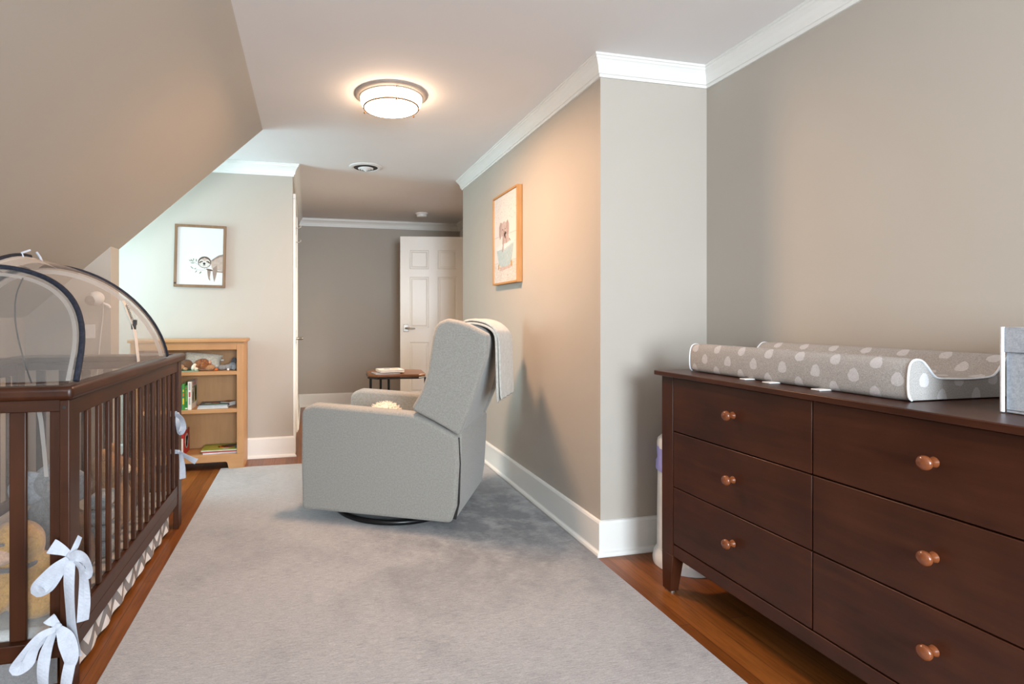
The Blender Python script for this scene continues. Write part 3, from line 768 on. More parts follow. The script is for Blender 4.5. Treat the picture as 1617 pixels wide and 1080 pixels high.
for z in (.1105, .436, .708):
    MB().box(BX0+.0228, BX1-.0228, BYF+(.019 if z < .2 else .002), BYB-.009, z-.026, z).build('shelf', MAPLE['X'], bc, bevel=.0015)
S1, S2, S3 = .7085, .4365, .111

def upright(name, label, x0, x1, yf, dep, h, z, spine, cover, group, marks=(), cov=()):
    o = thing(name, label, 'book', ((x0+x1)/2, yf+dep/2, z), 0, group)
    t = .0016
    MB().box(x0, x0+t, yf, yf+dep, z, z+h).box(x1-t, x1, yf, yf+dep, z, z+h).build('cover', cover, o)
    MB().box(x0+.0005, x1-.0005, yf-.0015, yf, z, z+h).build('spine', spine, o)
    MB().box(x0+t, x1-t, yf+.0005, yf+dep-.004, z+.003, z+h-.003).build('pages', PAPER, o)
    for mt, a0, a1, b0, b1 in marks:
        MB().box(x0+(x1-x0)*a0, x0+(x1-x0)*a1, yf-.0021, yf-.0015, z+h*b0, z+h*b1).build('spine_lettering', mt, o)
    for mt, pts in cov:
        MB().prism([(yf+dep*u, z+h*v_) for u, v_ in pts], 'x', x1, x1+.0005).build('cover_picture', mt, o)
    return o
C_ = {n: col('book_' + n, c) for n, c in dict(blue=(.04, .12, .26), green=(.05, .27, .035), green2=(.03, .22, .04), white=(.76, .73, .66), red=(.42, .018, .02), yellow=(.70, .50, .02), orange=(.60, .14, .02),
     pale=(.45, .48, .50), grass=(.27, .31, .035), dark=(.035, .04, .04), navy=(.05, .07, .12), olive=(.34, .33, .05), grey=(.36, .38, .36), redw=(.45, .09, .08), brown=(.30, .14, .04), teal=(.05, .20, .14)).items()}
GB = 'upright books on the middle shelf'
upright('picture_book', 'blue-spined book at the left of the middle shelf, half behind the crib', -.905, -.8755, 4.235, .17, .165, S2, C_['blue'], C_['blue'], GB, [(C_['pale'], .2, .8, .15, .75)])
upright('picture_book', 'green book with yellow and orange spine lettering on the middle shelf', -.8750, -.8565, 4.225, .19, .185, S2, C_['green'], C_['green'], GB, [(C_['yellow'], .2, .8, .22, .45), (C_['orange'], .25, .8, .53, .64), (C_['teal'], .2, .8, .46, .51), (C_['yellow'], .3, .75, .70, .78)])
upright('picture_book', 'plain dark green book beside the white one on the middle shelf', -.8560, -.8365, 4.228, .18, .172, S2, C_['green2'], C_['green2'], GB, [(C_['grass'], .35, .65, .35, .82), (C_['redw'], .2, .7, .87, .93), (C_['white'], .1, .9, .03, .08)])
wb = upright('picture_book', 'white book with dog cover standing rightmost on the middle shelf', -.8360, -.8120, 4.225, .215, .200, S2, C_['white'], C_['white'], GB, [(C_['grey'], .25, .75, .70, .95), (C_['redw'], .25, .75, .45, .63), (C_['grey'], .3, .7, .18, .42)],
  [(C_['grey'], [(.10, .2), (.52, .2), (.52, .74), (.10, .70)]), (C_['olive'], [(.53, .2), (.86, .22), (.86, .80), (.53, .75)]), (C_['dark'], [(.62, .25), (.80, .25), (.84, .70), (.74, .76), (.62, .68)]), (C_['pale'], [(.18, .28), (.30, .28), (.34, .60), (.20, .62)]), (C_['white'], [(.68, .34), (.74, .34), (.74, .46), (.68, .46)])])
def text(body, size, mat, name, par, M):
    cu = bpy.data.curves.new(name, 'FONT'); cu.body = body; cu.size = size; cu.extrude = .0002; cu.align_x = 'CENTER'
    cu.materials.append(mat); o = bpy.data.objects.new(name, cu); COL.objects.link(o); o.parent = par
    bpy.context.view_layer.update()
    me = bpy.data.meshes.new_from_object(o.evaluated_get(bpy.context.evaluated_depsgraph_get()))
    bpy.data.objects.remove(o); o = bpy.data.objects.new(name, me); COL.objects.link(o); o.parent = par
    o.matrix_local = WM[par].inverted() @ M
    return o
RX = Matrix.Rotation(PI/2, 4, 'Z') @ Matrix.Rotation(PI/2, 4, 'X')
text('HARRY', .048, C_['redw'], 'title_lettering', wb, Matrix.Translation((-.8113, 4.333, S2+.166)) @ RX)
text('the Dirty Dog', .025, C_['dark'], 'subtitle_lettering', wb, Matrix.Translation((-.8113, 4.333, S2+.148)) @ RX)
GM = 'thin books lying on the middle shelf'
flat_book('magazine', 'grey thin book at the bottom of the middle shelf pile', (-.675, 4.33), .05, .21, .19, S2+.0003, .009, C_['grey'], GM)
flat_book('magazine', 'pale thin book in the middle of the middle shelf pile', (-.670, 4.335), -.03, .205, .185, S2+.0098, .008, C_['pale'], GM)
flat_book('magazine', 'navy and green covered thin book on top of the middle shelf pile', (-.672, 4.34), .03, .20, .18, S2+.0183, .007, C_['navy'], GM,
   [(C_['teal'], [(-.8, -.9), (.9, -.9), (.9, -.2), (-.8, -.3)]), (C_['orange'], oval(.05, -.15, .25, .2)), (C_['white'], oval(-.45, -.2, .25, .18))])
flat_book('magazine', 'ochre book poking out behind the middle shelf pile', (-.585, 4.382), -.5, .07, .09, S2+.0003, .030, C_['brown'], GM)
GL = 'books on the bottom shelf'
upright('picture_book', 'red book standing on the bottom shelf behind the crib post', -.905, -.862, 4.225, .19, .17, S3, C_['red'], C_['red'], GL, [(C_['white'], .35, .9, .06, .72)], [(C_['pale'], oval(.5, .52, .30, .32)), (C_['dark'], oval(.52, .62, .16, .12)), (C_['brown'], oval(.48, .42, .14, .16))])
flat_book('picture_book', 'pale blue and white book at the bottom of the lowest pile', (-.625, 4.325), .06, .235, .185, S3+.0003, .009, COVB, GL)
flat_book('picture_book', 'red-edged book in the middle of the lowest pile', (-.628, 4.325), .02, .24, .19, S3+.0098, .009, C_['red'], GL, page=C_['redw'])
flat_book('picture_book', 'lime green book with cartoon cover on top of the lowest pile', (-.628, 4.33), .02, .25, .20, S3+.0193, .009, C_['grass'], GL,
   [(C_['olive'], oval(-.35, -.1, .3, .5)), (C_['orange'], oval(.12, .0, .3, .35)), (C_['dark'], oval(.5, .35, .35, .32)), (C_['red'], oval(.45, -.2, .3, .2)), (C_['pale'], oval(.3, -.55, .2, .12)), (C_['brown'], oval(.1, .1, .12, .2))])
m = MB().box(-.525, -.508, 4.27, 4.36, S3+.0003, S3+.045)
onething(m, 'dark_book', C_['dark'], 'dark thin book against the right side of the bottom shelf', 'book', GL, (-.516, 4.31, S3+.0003))
# top shelf
flat_book('thin_book', 'green thin book lying under the soft toys on the top shelf', (-.845, 4.28), .1, .15, .12, S1+.0003, .006, C_['green2'], None)
pw = thing('soft_pillow', 'small off-white pillow leaning at the back of the top shelf', 'pillow', (-.76, 4.40, S1))
def pillow(m, c, a, w_, h_, t_, tilt):
    N = 14; V = {}
    rows_f, rows_b = [], []
    for sg, rows in ((1, rows_f), (-1, rows_b)):
        for j in range(N+1):
            r = []
            for i in range(N+1):
                u, v_ = -1+2*i/N, -1+2*j/N
                k = max(0, (1-u**2)*(1-v_**2))**.42
                pin = 1 - .10*(1-abs(u))*abs(v_)**4 ; pin2 = 1 - .10*(1-abs(v_))*abs(u)**4
                p = Vector((u*w_/2*pin2, sg*t_/2*k, v_*h_/2*pin))
                r.append(c + Matrix.Rotation(a, 3, 'Y') @ (Matrix.Rotation(tilt, 3, 'X') @ p))
            rows.append(r)
    m.grid(rows_f); m.grid(rows_b)
    bmesh.ops.remove_doubles(m.bm, verts=m.bm.verts, dist=.0004)
    return m
pillow(MB(), Vector((-.765, 4.388, S1+.067)), .10, .27, .115, .09, -.55).build('pillow_cover', WHT, pw, smooth=70)
MB().box(-.640, -.620, 4.402, 4.406, S1+.060, S1+.070).build('pillow_tag', PAPER, pw)
def blobs(L):
    m = MB()
    for a in L:
        m.ell(a[0], a[1], a[2] if len(a) > 2 else (0, 0, 0), 16)
    return m
GT = 'soft toys on the top shelf'
ln = thing('plush_lion', 'rust-maned plush lion lying on the top shelf', 'soft toy', (-.75, 4.28, S1), 0, GT)
blobs([((-.75, 4.285, S1+.036), (.055, .045, .036)), ((-.70, 4.275, S1+.024), (.04, .032, .024))]).build('body', TAN, ln, remesh=.006)
m = MB()
for k in range(60):
    a, b = random.uniform(0, 2*PI), random.uniform(-.2, 1.45)
    d = Vector((math.cos(a)*math.cos(b), math.sin(a)*math.cos(b), math.sin(b)))
    p = Vector((-.745, 4.275, S1+.040)) + Vector((d.x*.050, d.y*.040, d.z*.036))
    m.ell(tuple(p), (.012, .011, .012), seg=8)
m.ell((-.745, 4.275, S1+.042), (.05, .04, .036)).build('mane', RUST, ln, smooth=60)
MB().ell((-.695, 4.255, S1+.062), (.010, .006, .014), (0, .3, 0)).build('ear', PINK, ln, smooth=60)
MB().ell((-.785, 4.245, S1+.018), (.014, .012, .014)).build('muzzle', WHT, ln, smooth=60)
MB().ell((-.800, 4.25, S1+.031), (.016, .02, .028), (0, .5, 0)).build('paw', WHT, ln, smooth=60)
mk = thing('plush_monkey', 'brown plush toy with tan face beside the lion on the top shelf', 'soft toy', (-.87, 4.27, S1+.0065), 0, GT)
blobs([((-.855, 4.285, S1+.045), (.042, .04, .038)), ((-.835, 4.29, S1+.030), (.03, .03, .024))]).build('body', BRN, mk, remesh=.006)
MB().ell((-.885, 4.25, S1+.030), (.024, .016, .020)).build('face', TAN, mk, smooth=60)
MB().ell((-.855, 4.24, S1+.019), (.015, .014, .012)).build('muzzle', TAN, mk, smooth=60)
eg = thing('plush_elephant', 'small grey plush elephant lying at the right of the top shelf', 'soft toy', (-.57, 4.29, S1), 0, GT)
blobs([((-.615, 4.29, S1+.020), (.032, .022, .020)), ((-.575, 4.295, S1+.022), (.03, .022, .021)), ((-.545, 4.30, S1+.030), (.028, .024, .028))]).build('body', GRYP, eg, remesh=.005)
MB().ell((-.535, 4.305, S1+.062), (.020, .010, .028), (0, .15, 0)).build('ear', DGRY, eg, smooth=60)
MB().ell((-.530, 4.265, S1+.022), (.016, .016, .020)).build('foot', GRYP, eg, smooth=60)
MB().box(-.577, -.563, 4.262, 4.266, S1+.002, S1+.014).build('tag', PAPER, eg)
onething(MB().ell((-.652, 4.26, S1+.009), (.014, .012, .009)), 'teether', C_['orange'], 'tiny orange-red toy at the elephant plush\'s feet', 'toy', None, (-.652, 4.26, S1), smooth=60)

# ------------------------------------------------------------------ crib
CX0, CX1, CY0, CY1, CT = -1.405, -.655, 1.748, 3.155, .905
cb = thing('crib', 'dark brown wooden slatted baby crib along the left wall', 'crib', ((CX0+CX1)/2, (CY0+CY1)/2, 0))
for x0, x1 in ((CX1-.026, CX1), (CX0, CX0+.026)):
    for y0, y1 in ((CY0, CY0+.072), (CY1-.072, CY1)):
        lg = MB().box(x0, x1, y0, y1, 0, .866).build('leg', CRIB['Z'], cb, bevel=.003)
        for z in ((.845, .60, .45, .36) if y0 < 2.5 else (.56, .47, .38)):
            MB().lathe([(0, y0-.0015), (.0045, y0-.0015), (.0045, y0+.001), (0, y0+.001)], ((x0+x1)/2, 0, z), 'y', 14, cap=False).build('bolt', BLACK, lg) if (x1 > -1 and z in (.845,)) else None
for x in (CX1-.022, CX0+.004):
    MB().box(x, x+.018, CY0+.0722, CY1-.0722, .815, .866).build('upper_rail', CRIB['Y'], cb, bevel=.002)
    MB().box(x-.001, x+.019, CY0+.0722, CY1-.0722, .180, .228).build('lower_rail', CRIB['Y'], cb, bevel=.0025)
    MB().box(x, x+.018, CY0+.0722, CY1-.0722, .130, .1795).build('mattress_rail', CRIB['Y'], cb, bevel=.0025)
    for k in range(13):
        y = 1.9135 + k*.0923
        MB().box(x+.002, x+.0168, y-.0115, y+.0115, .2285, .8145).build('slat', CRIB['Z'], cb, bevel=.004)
for y in (CY0+.010, CY1-.030):
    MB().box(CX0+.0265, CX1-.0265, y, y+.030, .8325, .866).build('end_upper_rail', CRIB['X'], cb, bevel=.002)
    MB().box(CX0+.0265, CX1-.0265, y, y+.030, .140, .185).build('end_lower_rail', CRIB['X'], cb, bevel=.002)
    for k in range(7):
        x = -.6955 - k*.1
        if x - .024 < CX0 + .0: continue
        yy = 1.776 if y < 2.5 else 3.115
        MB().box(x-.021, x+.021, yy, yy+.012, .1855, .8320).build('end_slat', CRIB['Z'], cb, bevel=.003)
# rounded top cap all round
o4 = [(CX0-.014, CY0-.016), (CX1+.014, CY0-.016), (CX1+.014, CY1+.032), (CX0-.014, CY1+.032)]
i4 = [(CX0+.040, CY0+.039), (CX1-.040, CY0+.039), (CX1-.040, CY1-.023), (CX0+.040, CY1-.023)]
m = MB()
L = [[m.bm.verts.new((x, y, z)) for x, y in q] for q, z in ((o4, .8665), (o4, CT), (i4, CT), (i4, .8665))]
for j in range(4):
    for k in range(4): m._f([L[j][k], L[j][(k+1) % 4], L[(j+1) % 4][(k+1) % 4], L[(j+1) % 4][k]])
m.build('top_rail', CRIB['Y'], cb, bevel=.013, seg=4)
mt = thing('crib_mattress', 'white-sheeted mattress inside the crib', 'mattress', (-1.03, 2.45, .13))
MB().box(CX0+.035, CX1-.033, CY0+.046, CY1-.046, .142, .200).build('mattress_sheet', MATT, mt, bevel=.03, seg=3)
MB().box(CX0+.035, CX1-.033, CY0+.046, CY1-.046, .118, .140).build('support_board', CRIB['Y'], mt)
# bed skirt with chevrons
m = MB(); pts = []
for k in range(61):
    y = 1.835 + k*(3.045-1.835)/60
    pts.append((-.690 + .004*math.sin(k*.9), y))
pts += [(-.700, 3.066), (-.75, 3.072)]
m.grid([[(x, y, .020 + .003*math.sin(i*.7)) for i, (x, y) in enumerate(pts)], [(x-.002, y, .126) for x, y in pts]])
sk = thing('bed_skirt', 'grey and white chevron bed skirt hanging below the crib rail', 'bed skirt', (-.70, 2.45, .02))
m.build('skirt_front', CHEV, sk, solid=.0015)
MB().grid([[(CX0+.06+k*.016, 1.835+.003*math.sin(k), z) for k in range(40)] for z in (.02, .126)]).build('skirt_end', fabric('skirt_shaded_grey', (.17, .165, .165), (.24, .235, .235)), sk, solid=.0015)  # plain end darkened, its shade put into the cloth colour

# pop-up tent over the crib
tn = thing('crib_tent', 'translucent white net dome tent with navy piping over the crib', 'crib tent', (-1.03, 2.32, .906))
AX, RA = -1.03, .376
def hoopA(t, k=1.): return (AX + RA*k*math.cos(t), 1.79 + .31*max(0, math.sin(t)), .914 + .352*k*abs(math.sin(t))**.80)
def hoopB(t, k=1.): return (AX + (RA-.002)*k*math.cos(t), 2.85 - .31*max(0, math.sin(t)), .914 + .392*k*max(0, math.sin(t))**.98)
N = 40; T = [PI*i/N for i in range(N+1)]
rows = []
for j in range(9):
    s_ = j/8; r = []
    for t in T:
        a, b = Vector(hoopA(t)), Vector(hoopB(t)); p = a.lerp(b, s_)
        p.z += .030*math.sin(PI*s_)*math.sin(t)**2 - .012*math.sin(PI*s_)*(math.sin(2*t)**2)
        r.append(p)
    rows.append(r)
MB().grid(rows).build('net_roof', NETM, tn, smooth=70)
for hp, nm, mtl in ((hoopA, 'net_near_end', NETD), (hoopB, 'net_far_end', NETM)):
    m = MB(); rr = []
    for k in range(9):
        q = 1 - k/8
        r = []
        for t in T:
            p = Vector(hp(t)); z0 = .914; y0 = hp(0)[1]
            r.append((AX+(p.x-AX)*(1 - .0*q), y0 + (p.y-y0)*(k/8), z0 + (p.z-z0)*(k/8)))
        rr.append(r)
    m.grid(rr).build(nm, mtl, tn, smooth=70)
def wallnet(pts):
    rows = []
    for k in range(7):
        z = .907 - k*(.907-.215)/6
        rows.append([(x + .006*math.sin(5*i+k), y + .006*math.cos(4*i+1.3*k), z) for i, (x, y) in enumerate(pts)])
    return rows
xa, xb, ya, yb_ = -1.352, -.708, 1.806, 3.098
loop = [(xb, ya + (yb_-ya)*k/12) for k in range(12)] + [(xb + (xa-xb)*k/7, yb_) for k in range(7)] + [(xa, yb_ + (ya-yb_)*k/12) for k in range(12)] + [(xa + (xb-xa)*k/7, ya) for k in range(7)]
MB().grid(wallnet(loop), True).build('net_side', NETS, tn, smooth=70)
MB().grid([[(-.763, 1.797, .86), (-.752, 1.797, .80), (-.745, 1.797, .73), (-.738, 1.797, .64)], [(-.749, 1.797, .86), (-.740, 1.797, .80), (-.734, 1.797, .73), (-.727, 1.797, .64)]]).build('net_strap', STRAPM, tn)
for hp in (hoopA, hoopB):
    MB().tube([hp(t) for t in T], .0085, 8).build('hoop_pole', PIPING, tn, smooth=60)
def tape(hp, k0, k1, dy, t0=0, t1=PI):
    n = 48
    return [[(lambda p: (p[0], p[1]+dy, p[2]))(hp(t0+(t1-t0)*i/n, k)) for i in range(n+1)] for k in (k0, k1)]
MB().grid(tape(hoopA, .915, .948, .012)).build('binding_tape', BINDING, tn, smooth=60)
MB().grid(tape(hoopB, .915, .960, -.010)).build('binding_tape', BINDING, tn, smooth=60)
# ridge sleeve between the hoops
a, b = Vector(hoopA(PI/2)), Vector(hoopB(PI/2))
rp = [a.lerp(b, k/12) + Vector((0, 0, .008 + .032*math.sin(PI*k/12))) for k in range(13)]
MB().tube(rp[:9], .0075, 8).build('ridge_pole', PIPING, tn, smooth=60)
m = MB(); m.grid([[p + Vector((dx, 0, -abs(dx)*.55)) for p in rp] for dx in (-.05, -.02, .0, .02, .05)]).build('ridge_sleeve', BINDING, tn, smooth=60)
for p, d in ((rp[6], (.018, .03, .022)), (rp[10], (-.012, .006, .03))):
    q = Vector(p); MB().tube([q + Vector((.01, 0, -.012)), q + Vector((.004, 0, .008)), q + Vector(d)], .0045, 8).build('fastener_tie', RIBBON, tn, smooth=60)
# zip in the near end panel, hanging in a slack curve
zp = crm([(-.91, 2.07, 1.226), (-.905, 2.017, 1.167), (-.88, 1.955, 1.096), (-.847, 1.90, 1.033), (-.80, 1.835, .960), (-.766, 1.792, .912)], 8)
MB().tube([(x, y-.004, z) for x, y, z in zp], .0022, 6).build('zip', plain('zip_grey', (.06, .06, .06), .5), tn, smooth=60)
# strap with a zip pull on the front side of the net
def on_roof(s_, t, out=.004):
    a, b = Vector(hoopA(t)), Vector(hoopB(t)); p = a.lerp(b, s_)
    p.z += .030*math.sin(PI*s_)*math.sin(t)**2 - .012*math.sin(PI*s_)*(math.sin(2*t)**2)
    return p + Vector((out, -out*.4, out*.5))
SQ = crm([(.74, .683), (.64, .526), (.61, .408), (.555, .157), (.555, .01)], 4)
stp = [on_roof(a_, b_, .005) for a_, b_ in SQ]
MB().grid([[p + Vector((0, -.016, 0)) for p in stp], [p + Vector((0, .016, 0)) for p in stp]]).build('net_strap', BINDING, tn, solid=.0012)
pl = [on_roof(a_, b_, .010) for a_, b_ in SQ]
z1 = MB()
for k in range(9):
    p = pl[2].lerp(pl[7], k/8); z1.ell(tuple(p), (.0045, .0045, .0045), seg=8)
z1.build('metal_beads', STEEL, tn, smooth=60)
q = pl[8]
MB().box(q.x-.006, q.x+.008, q.y-.012, q.y+.008, q.z-.030, q.z-.008).box(q.x-.004, q.x+.008, q.y+.004, q.y+.020, q.z-.014, q.z+.008).build('strap_clip', BLACK, tn, bevel=.002)

# ribbons: (points in x,z; widths; kind)
RB = {}
RB['near_upper'] = (1.748, [
   ([(-0.648, 0.4318), (-0.6684, 0.4478), (-0.6951, 0.4638)], [0.0115, 0.0231, 0.0396], 'u'),
   ([(-0.648, 0.4318), (-0.6354, 0.4567), (-0.626, 0.4816)], [0.0115, 0.0149, 0.0149], 'b'),
   ([(-0.6496, 0.4264), (-0.6731, 0.4069), (-0.7014, 0.3748), (-0.7155, 0.3535), (-0.6967, 0.3588), (-0.6731, 0.3908), (-0.6527, 0.4229)], [0.0198, 0.0396, 0.0445, 0.0396, 0.0363, 0.0264, 0.0165], 'l'),
   ([(-0.6464, 0.4318), (-0.6245, 0.4389), (-0.6025, 0.43), (-0.5899, 0.4051), (-0.5946, 0.3855), (-0.6088, 0.3926), (-0.6213, 0.4122), (-0.6433, 0.4264)], [0.0165, 0.0264, 0.0297, 0.0264, 0.0231, 0.0264, 0.0231, 0.0132], 'l'),
   ([(-0.6449, 0.4229), (-0.6449, 0.3552), (-0.6386, 0.2484), (-0.6307, 0.1541)], [0.0231, 0.033, 0.0347, 0.033], 't'),
   ([(-0.6339, 0.4193), (-0.6103, 0.3908), (-0.6056, 0.3196), (-0.6119, 0.252)], [0.0165, 0.028, 0.0297, 0.0264], 't')], (-.648, .430), .012, 'white ribbon bow, upper of the two on the near crib post')
RB['near_lower'] = (1.712, [
   ([(-0.6747, 0.2431), (-0.6857, 0.2556), (-0.6967, 0.2698)], [0.0115, 0.0198, 0.0297], 'u'),
   ([(-0.6778, 0.2395), (-0.7092, 0.2306), (-0.7375, 0.1968), (-0.7595, 0.1594), (-0.7375, 0.1648), (-0.7249, 0.1968), (-0.7029, 0.2217), (-0.6794, 0.236)], [0.0132, 0.0198, 0.0264, 0.033, 0.0297, 0.0231, 0.0198, 0.0132], 'l'),
   ([(-0.67, 0.2395), (-0.6496, 0.2093), (-0.637, 0.1594), (-0.6464, 0.1238)], [0.0200, 0.0360, 0.0330, 0.0220], 't'),
   ([(-0.6841, 0.2306), (-0.6998, 0.1772), (-0.7045, 0.106), (-0.6935, 0.0348)], [0.0165, 0.0264, 0.0314, 0.033], 't'),
   ([(-0.6401, 0.1505), (-0.648, 0.0882), (-0.6511, 0.0277)], [0.0264, 0.033, 0.033], 't')], (-.676, .240), .011, 'white ribbon bow, lower of the two on the near crib post')
RB['far_upper'] = (3.080, [
   ([(-0.6943, 0.600), (-0.6571, 0.600)], [0.0288, 0.0288], 'f'),
   ([(-0.6571, 0.597), (-0.6323, 0.575), (-0.623, 0.535), (-0.6385, 0.505), (-0.6509, 0.545), (-0.6571, 0.590)], [0.0256, 0.0288, 0.0288, 0.0288, 0.0256, 0.0192], 'l')], (-.655, .598), .009, 'short white ribbon loop, upper of the two on the far crib post')
RB['far_lower'] = (3.078, [
   ([(-0.6943, 0.4072), (-0.6478, 0.4039)], [0.0224, 0.0224], 'f'),
   ([(-0.6478, 0.4039), (-0.6044, 0.3772), (-0.5641, 0.3506)], [0.0224, 0.0288, 0.032], 't'),
   ([(-0.6385, 0.3939), (-0.6292, 0.3339), (-0.6292, 0.2673)], [0.0192, 0.0256, 0.0288], 't')], (-.650, .404), .009, 'white ribbon tie with hanging tail, lower of the two on the far crib post')
for key, (y, strips, kn, kr, lab) in RB.items():
    if key == 'near_lower':
        strips = [([(x*.985, 1.1-(1.1-z)*.985) for x, z in p], w_, k) for p, w_, k in strips]; kn = (kn[0]*.985, 1.1-(1.1-kn[1])*.985)
    o = thing('ribbon_bow', lab, 'ribbon', (kn[0], y, kn[1]), 0, 'white ribbon ties on the crib posts')
    MB().ell((kn[0], y-.012, kn[1]), (kr, kr*.6, kr*1.05), (0, .4, 0), 16).build('knot', RIBBON, o, smooth=60)
    for si, (pts, ws, kind) in enumerate(strips):
        n = len(pts); P = []
        for i, ((x, z), w_) in enumerate(zip(pts, ws)):
            u = i/(n-1)
            dy = {'l': -.030*math.sin(PI*u)+(.016*(u-.5) if n > 5 else 0), 'u': -.006*u, 'b': .004*u, 't': -.004-.010*math.sin(PI*u*.9), 'f': 0}[kind] - .010 - si*.0022
            P.append((x, y+dy, z, w_))
        C = crm(P, 7); rows = [[], [], []]
        for i, p in enumerate(C):
            a, b = C[max(i-1, 0)], C[min(i+1, len(C)-1)]
            d = Vector((b[0]-a[0], 0, b[2]-a[2]))
            d = d.normalized() if d.length > 1e-6 else Vector((1, 0, 0))
            nrm = Vector((-d.z, 0, d.x)); c0 = Vector(p[:3]); w_ = p[3]/2
            ph = .75*math.sin(i*.17 + si*1.3 + len(key))
            nrm = nrm*math.cos(ph*.6) + Vector((0, math.sin(ph), 0))
            crease = Vector((0, -.0012 if kind in 'tu' else .0, 0))
            rows[0].append(c0 - nrm*w_); rows[1].append(c0 + crease); rows[2].append(c0 + nrm*w_)
        MB().grid(rows).build({'l': 'loop', 'u': 'tail', 'b': 'tail', 't': 'tail', 'f': 'wrap'}[kind], RIBBON, o, solid=.0008)

# soft toys in the crib
GC = 'soft toys in the crib'
MZ = .201
yb = thing('plush_bear', 'yellow plush bear with dark collar at the near end of the crib', 'soft toy', (-.87, 1.95, MZ), 0, GC)
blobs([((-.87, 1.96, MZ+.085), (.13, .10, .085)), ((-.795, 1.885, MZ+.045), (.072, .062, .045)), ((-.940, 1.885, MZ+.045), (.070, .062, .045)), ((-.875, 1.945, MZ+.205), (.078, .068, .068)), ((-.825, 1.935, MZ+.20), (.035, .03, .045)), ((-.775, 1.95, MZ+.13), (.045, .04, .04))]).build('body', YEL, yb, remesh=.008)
MB().ell((-.890, 1.885, MZ+.185), (.034, .018, .024)).build('muzzle', PINK, yb, smooth=60)
MB().box(-.930, -.872, 1.868, 1.876, MZ+.222, MZ+.230).build('brow', DGRY, yb, bevel=.003)
MB().tube([(-.875+.068*math.cos(a), 1.942+.068*math.sin(a), MZ+.148) for a in [2*PI*k/28 for k in range(28)]], .007, 8, closed=True).build('collar', DGRY, yb, smooth=60)
wb_ = thing('plush_ball', 'pale grey round plush against the near crib end', 'soft toy', (-1.03, 1.865, MZ), 0, GC)
blobs([((-1.075, 1.875, MZ+.062), (.062, .056, .062)), ((-1.07, 1.87, MZ+.11), (.036, .03, .034))]).build('body', WHT, wb_, remesh=.008)
bb = thing('plush_dog', 'brown plush dog behind the yellow bear in the crib', 'soft toy', (-.80, 2.12, MZ), 0, GC)
blobs([((-.80, 2.135, MZ+.095), (.080, .072, .095)), ((-.785, 2.125, MZ+.19), (.050, .05, .05)), ((-.785, 2.185, MZ+.05), (.05, .05, .05))]).build('body', BRN, bb, remesh=.008)
MB().ell((-.810, 2.080, MZ+.195), (.022, .014, .035), (0, .4, 0)).build('ear', DGRY, bb, smooth=60)
dg = thing('plush_gorilla', 'dark grey plush toy at the back of the crib heap', 'soft toy', (-1.08, 2.10, MZ), 0, GC)
blobs([((-1.09, 2.10, MZ+.13), (.10, .10, .13)), ((-1.08, 2.06, MZ+.25), (.06, .06, .06))]).build('body', DGRY, dg, remesh=.009)
ge = thing('plush_elephant', 'floppy grey plush elephant on top of the heap in the crib', 'soft toy', (-.91, 2.26, MZ), 0, GC)
blobs([((-.91, 2.29, MZ+.13), (.095, .07, .13)), ((-.90, 2.28, MZ+.30), (.075, .065, .065)), ((-.885, 2.215, MZ+.255), (.028, .03, .06), (.5, 0, 0))]).build('body', GRYP, ge, remesh=.008)
for x, r in ((-.835, -.5), (-.975, .5)):
    MB().ell((x, 2.25, MZ+.285), (.060, .016, .066), (.2, r, .2)).build('ear', pf('ear_grey', (.33, .34, .36)), ge, smooth=60)
MB().ell((-.85, 2.225, MZ+.20), (.038, .03, .034)).build('paw', GRYP, ge, smooth=60)
tt = thing('plush_bear', 'tan plush bear halfway along the crib behind the front slats', 'soft toy', (-.80, 2.50, MZ), 0, GC)
blobs([((-.80, 2.53, MZ+.125), (.08, .11, .125)), ((-.80, 2.51, MZ+.28), (.070, .070, .065)), ((-.785, 2.45, MZ+.05), (.05, .05, .05)), ((-.785, 2.60, MZ+.05), (.05, .06, .05))]).build('body', TAN, tt, remesh=.008)
for y in (2.455, 2.565): MB().ell((-.80, y, MZ+.345), (.014, .024, .024)).build('ear', TAN, tt, smooth=60)
MB().ell((-.735, 2.505, MZ+.27), (.02, .03, .024)).build('muzzle', WHT, tt, smooth=60)
b2 = thing('plush_bear', 'brown plush bear nearest the far end of the crib', 'soft toy', (-.83, 2.80, MZ), 0, GC)
blobs([((-.83, 2.80, MZ+.09), (.09, .11, .09)), ((-.83, 2.78, MZ+.20), (.062, .062, .06))]).build('body', BRN, b2, remesh=.008)
for y in (2.735, 2.83): MB().ell((-.83, y, MZ+.255), (.012, .02, .02)).build('ear', BRN, b2, smooth=60)
MB().ell((-.775, 2.775, MZ+.19), (.018, .026, .02)).build('muzzle', TAN, b2, smooth=60)
fc = thing('folded_cloth', 'pale blue-grey folded cloth among the toys behind the front slats', 'blanket', (-.745, 2.335, MZ))
m = MB()
for k in range(4): m.box(-.795, -.722, 2.275, 2.378, MZ+.001+k*.06, MZ+.057+k*.06)
m.build('cloth_fold', BLUEC, fc, bevel=.018, seg=3)

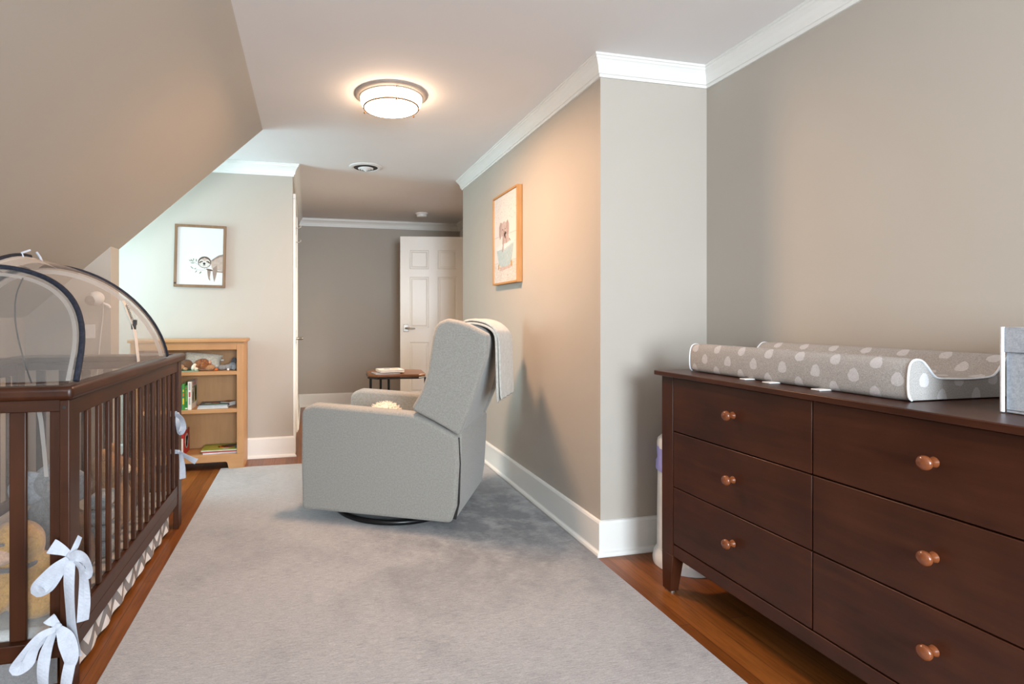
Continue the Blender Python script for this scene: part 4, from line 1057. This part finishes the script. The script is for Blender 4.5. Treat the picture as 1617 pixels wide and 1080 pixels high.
# baby monitor and wall plate on the short wall beside the crib
mo = thing('baby_monitor', 'white ball-shaped baby monitor camera on the wall above the crib', 'camera', (-1.17, YS0, 1.20))
MB().ell((-1.172, 3.485, 1.205), (.042, .042, .040)).build('camera_body', WHITEP, mo, smooth=60)
MB().lathe([(0, 3.432), (.022, 3.436), (.026, 3.448), (.026, 3.470)], (-1.192, 0, 1.192), 'y', 24, cap=False).build('lens', plain('smoked_lens', (.16, .145, .13), .25), mo, smooth=50)
MB().tube([(-1.15, 3.52, 1.178), (-1.125, 3.535, 1.165), (-1.118, 3.538, 1.150)], .008, 8).build('bracket', WHITEP, mo, smooth=60)
MB().tube(crm([(-1.15, 3.53, 1.17), (-1.155, 3.537, 1.10), (-1.165, 3.537, 1.0), (-1.175, 3.537, .88), (-1.19, 3.537, .70)], 6), .0026, 6).build('cable', WHITEP, mo, smooth=60)
MB().tube(crm([(-1.15, 3.53, 1.172), (-1.132, 3.535, 1.158), (-1.118, 3.533, 1.150)], 6), .003, 6).build('stub_cable', WHITEP, mo, smooth=60)
ol = thing('wall_outlet', 'small pale wall plate below the baby monitor', 'outlet', (-1.22, YS0, 1.0))
MB().box(-1.255, -1.195, 3.5365, YS0-.0003, .975, 1.055).build('cover_plate', WHITEP, ol, bevel=.003)
for z in (.995, 1.033): MB().box(-1.236, -1.214, 3.5355, 3.5367, z-.009, z+.009).build('socket', PAPER, ol, bevel=.001)

# ------------------------------------------------------------------ light
def area(name, loc, rot, sx, sy, power, colr):
    l = bpy.data.lights.new(name, 'AREA'); l.shape = 'RECTANGLE'; l.size = sx; l.size_y = sy; l.energy = power; l.color = colr
    o = bpy.data.objects.new(name, l); COL.objects.link(o); o.location = loc; o.rotation_euler = rot
    return o
area('daylight_front_window', ((FW[0]+FW[1])/2, YF-.12, (FW[2]+FW[3])/2), (PI/2, 0, 0), FW[1]-FW[0], FW[3]-FW[2], 205, (.80, .91, 1.))
area('daylight_dormer_window', (XD-.12, (DW[0]+DW[1])/2, (DW[2]+DW[3])/2), (0, -PI/2, 0), DW[3]-DW[2], DW[1]-DW[0], 42, (.56, .88, 1.))
l = bpy.data.lights.new('ceiling_lamp', 'AREA'); l.shape = 'DISK'; l.size = .25; l.energy = 27; l.color = (1., .60, .36)
o = bpy.data.objects.new('ceiling_lamp', l); COL.objects.link(o); o.location = (LX, LY, H-.0835)
area('added_hall_fill', (2.35, 5.15, 1.30), (0, PI/2-.42, 0), 1.0, .55, 20, (1., .84, .64)).data.spread = 1.9  # added fill out of view, brightens the hall through the added doorway
w = bpy.data.worlds.new('sky'); SC.world = w; w.use_nodes = True
bg = w.node_tree.nodes['Background']; bg.inputs['Color'].default_value = (.72, .86, 1., 1); bg.inputs['Strength'].default_value = 1.

# ------------------------------------------------------------------ camera and colour
cd = bpy.data.cameras.new('camera'); co = bpy.data.objects.new('camera', cd); COL.objects.link(co)
co.location = (0, 0, 1.1); co.rotation_euler = (PI/2, 0, -math.atan(204/870))
cd.sensor_fit = 'HORIZONTAL'; cd.sensor_width = 36; cd.lens = 870/1617*36
cd.shift_x = 117.5/1617; cd.shift_y = -40/1617; cd.clip_start = .02
SC.camera = co
SC.view_settings.view_transform = 'Standard'; SC.view_settings.look = 'None'
SC.view_settings.exposure = .45; SC.view_settings.gamma = 1.; SC.view_settings.use_curve_mapping = False
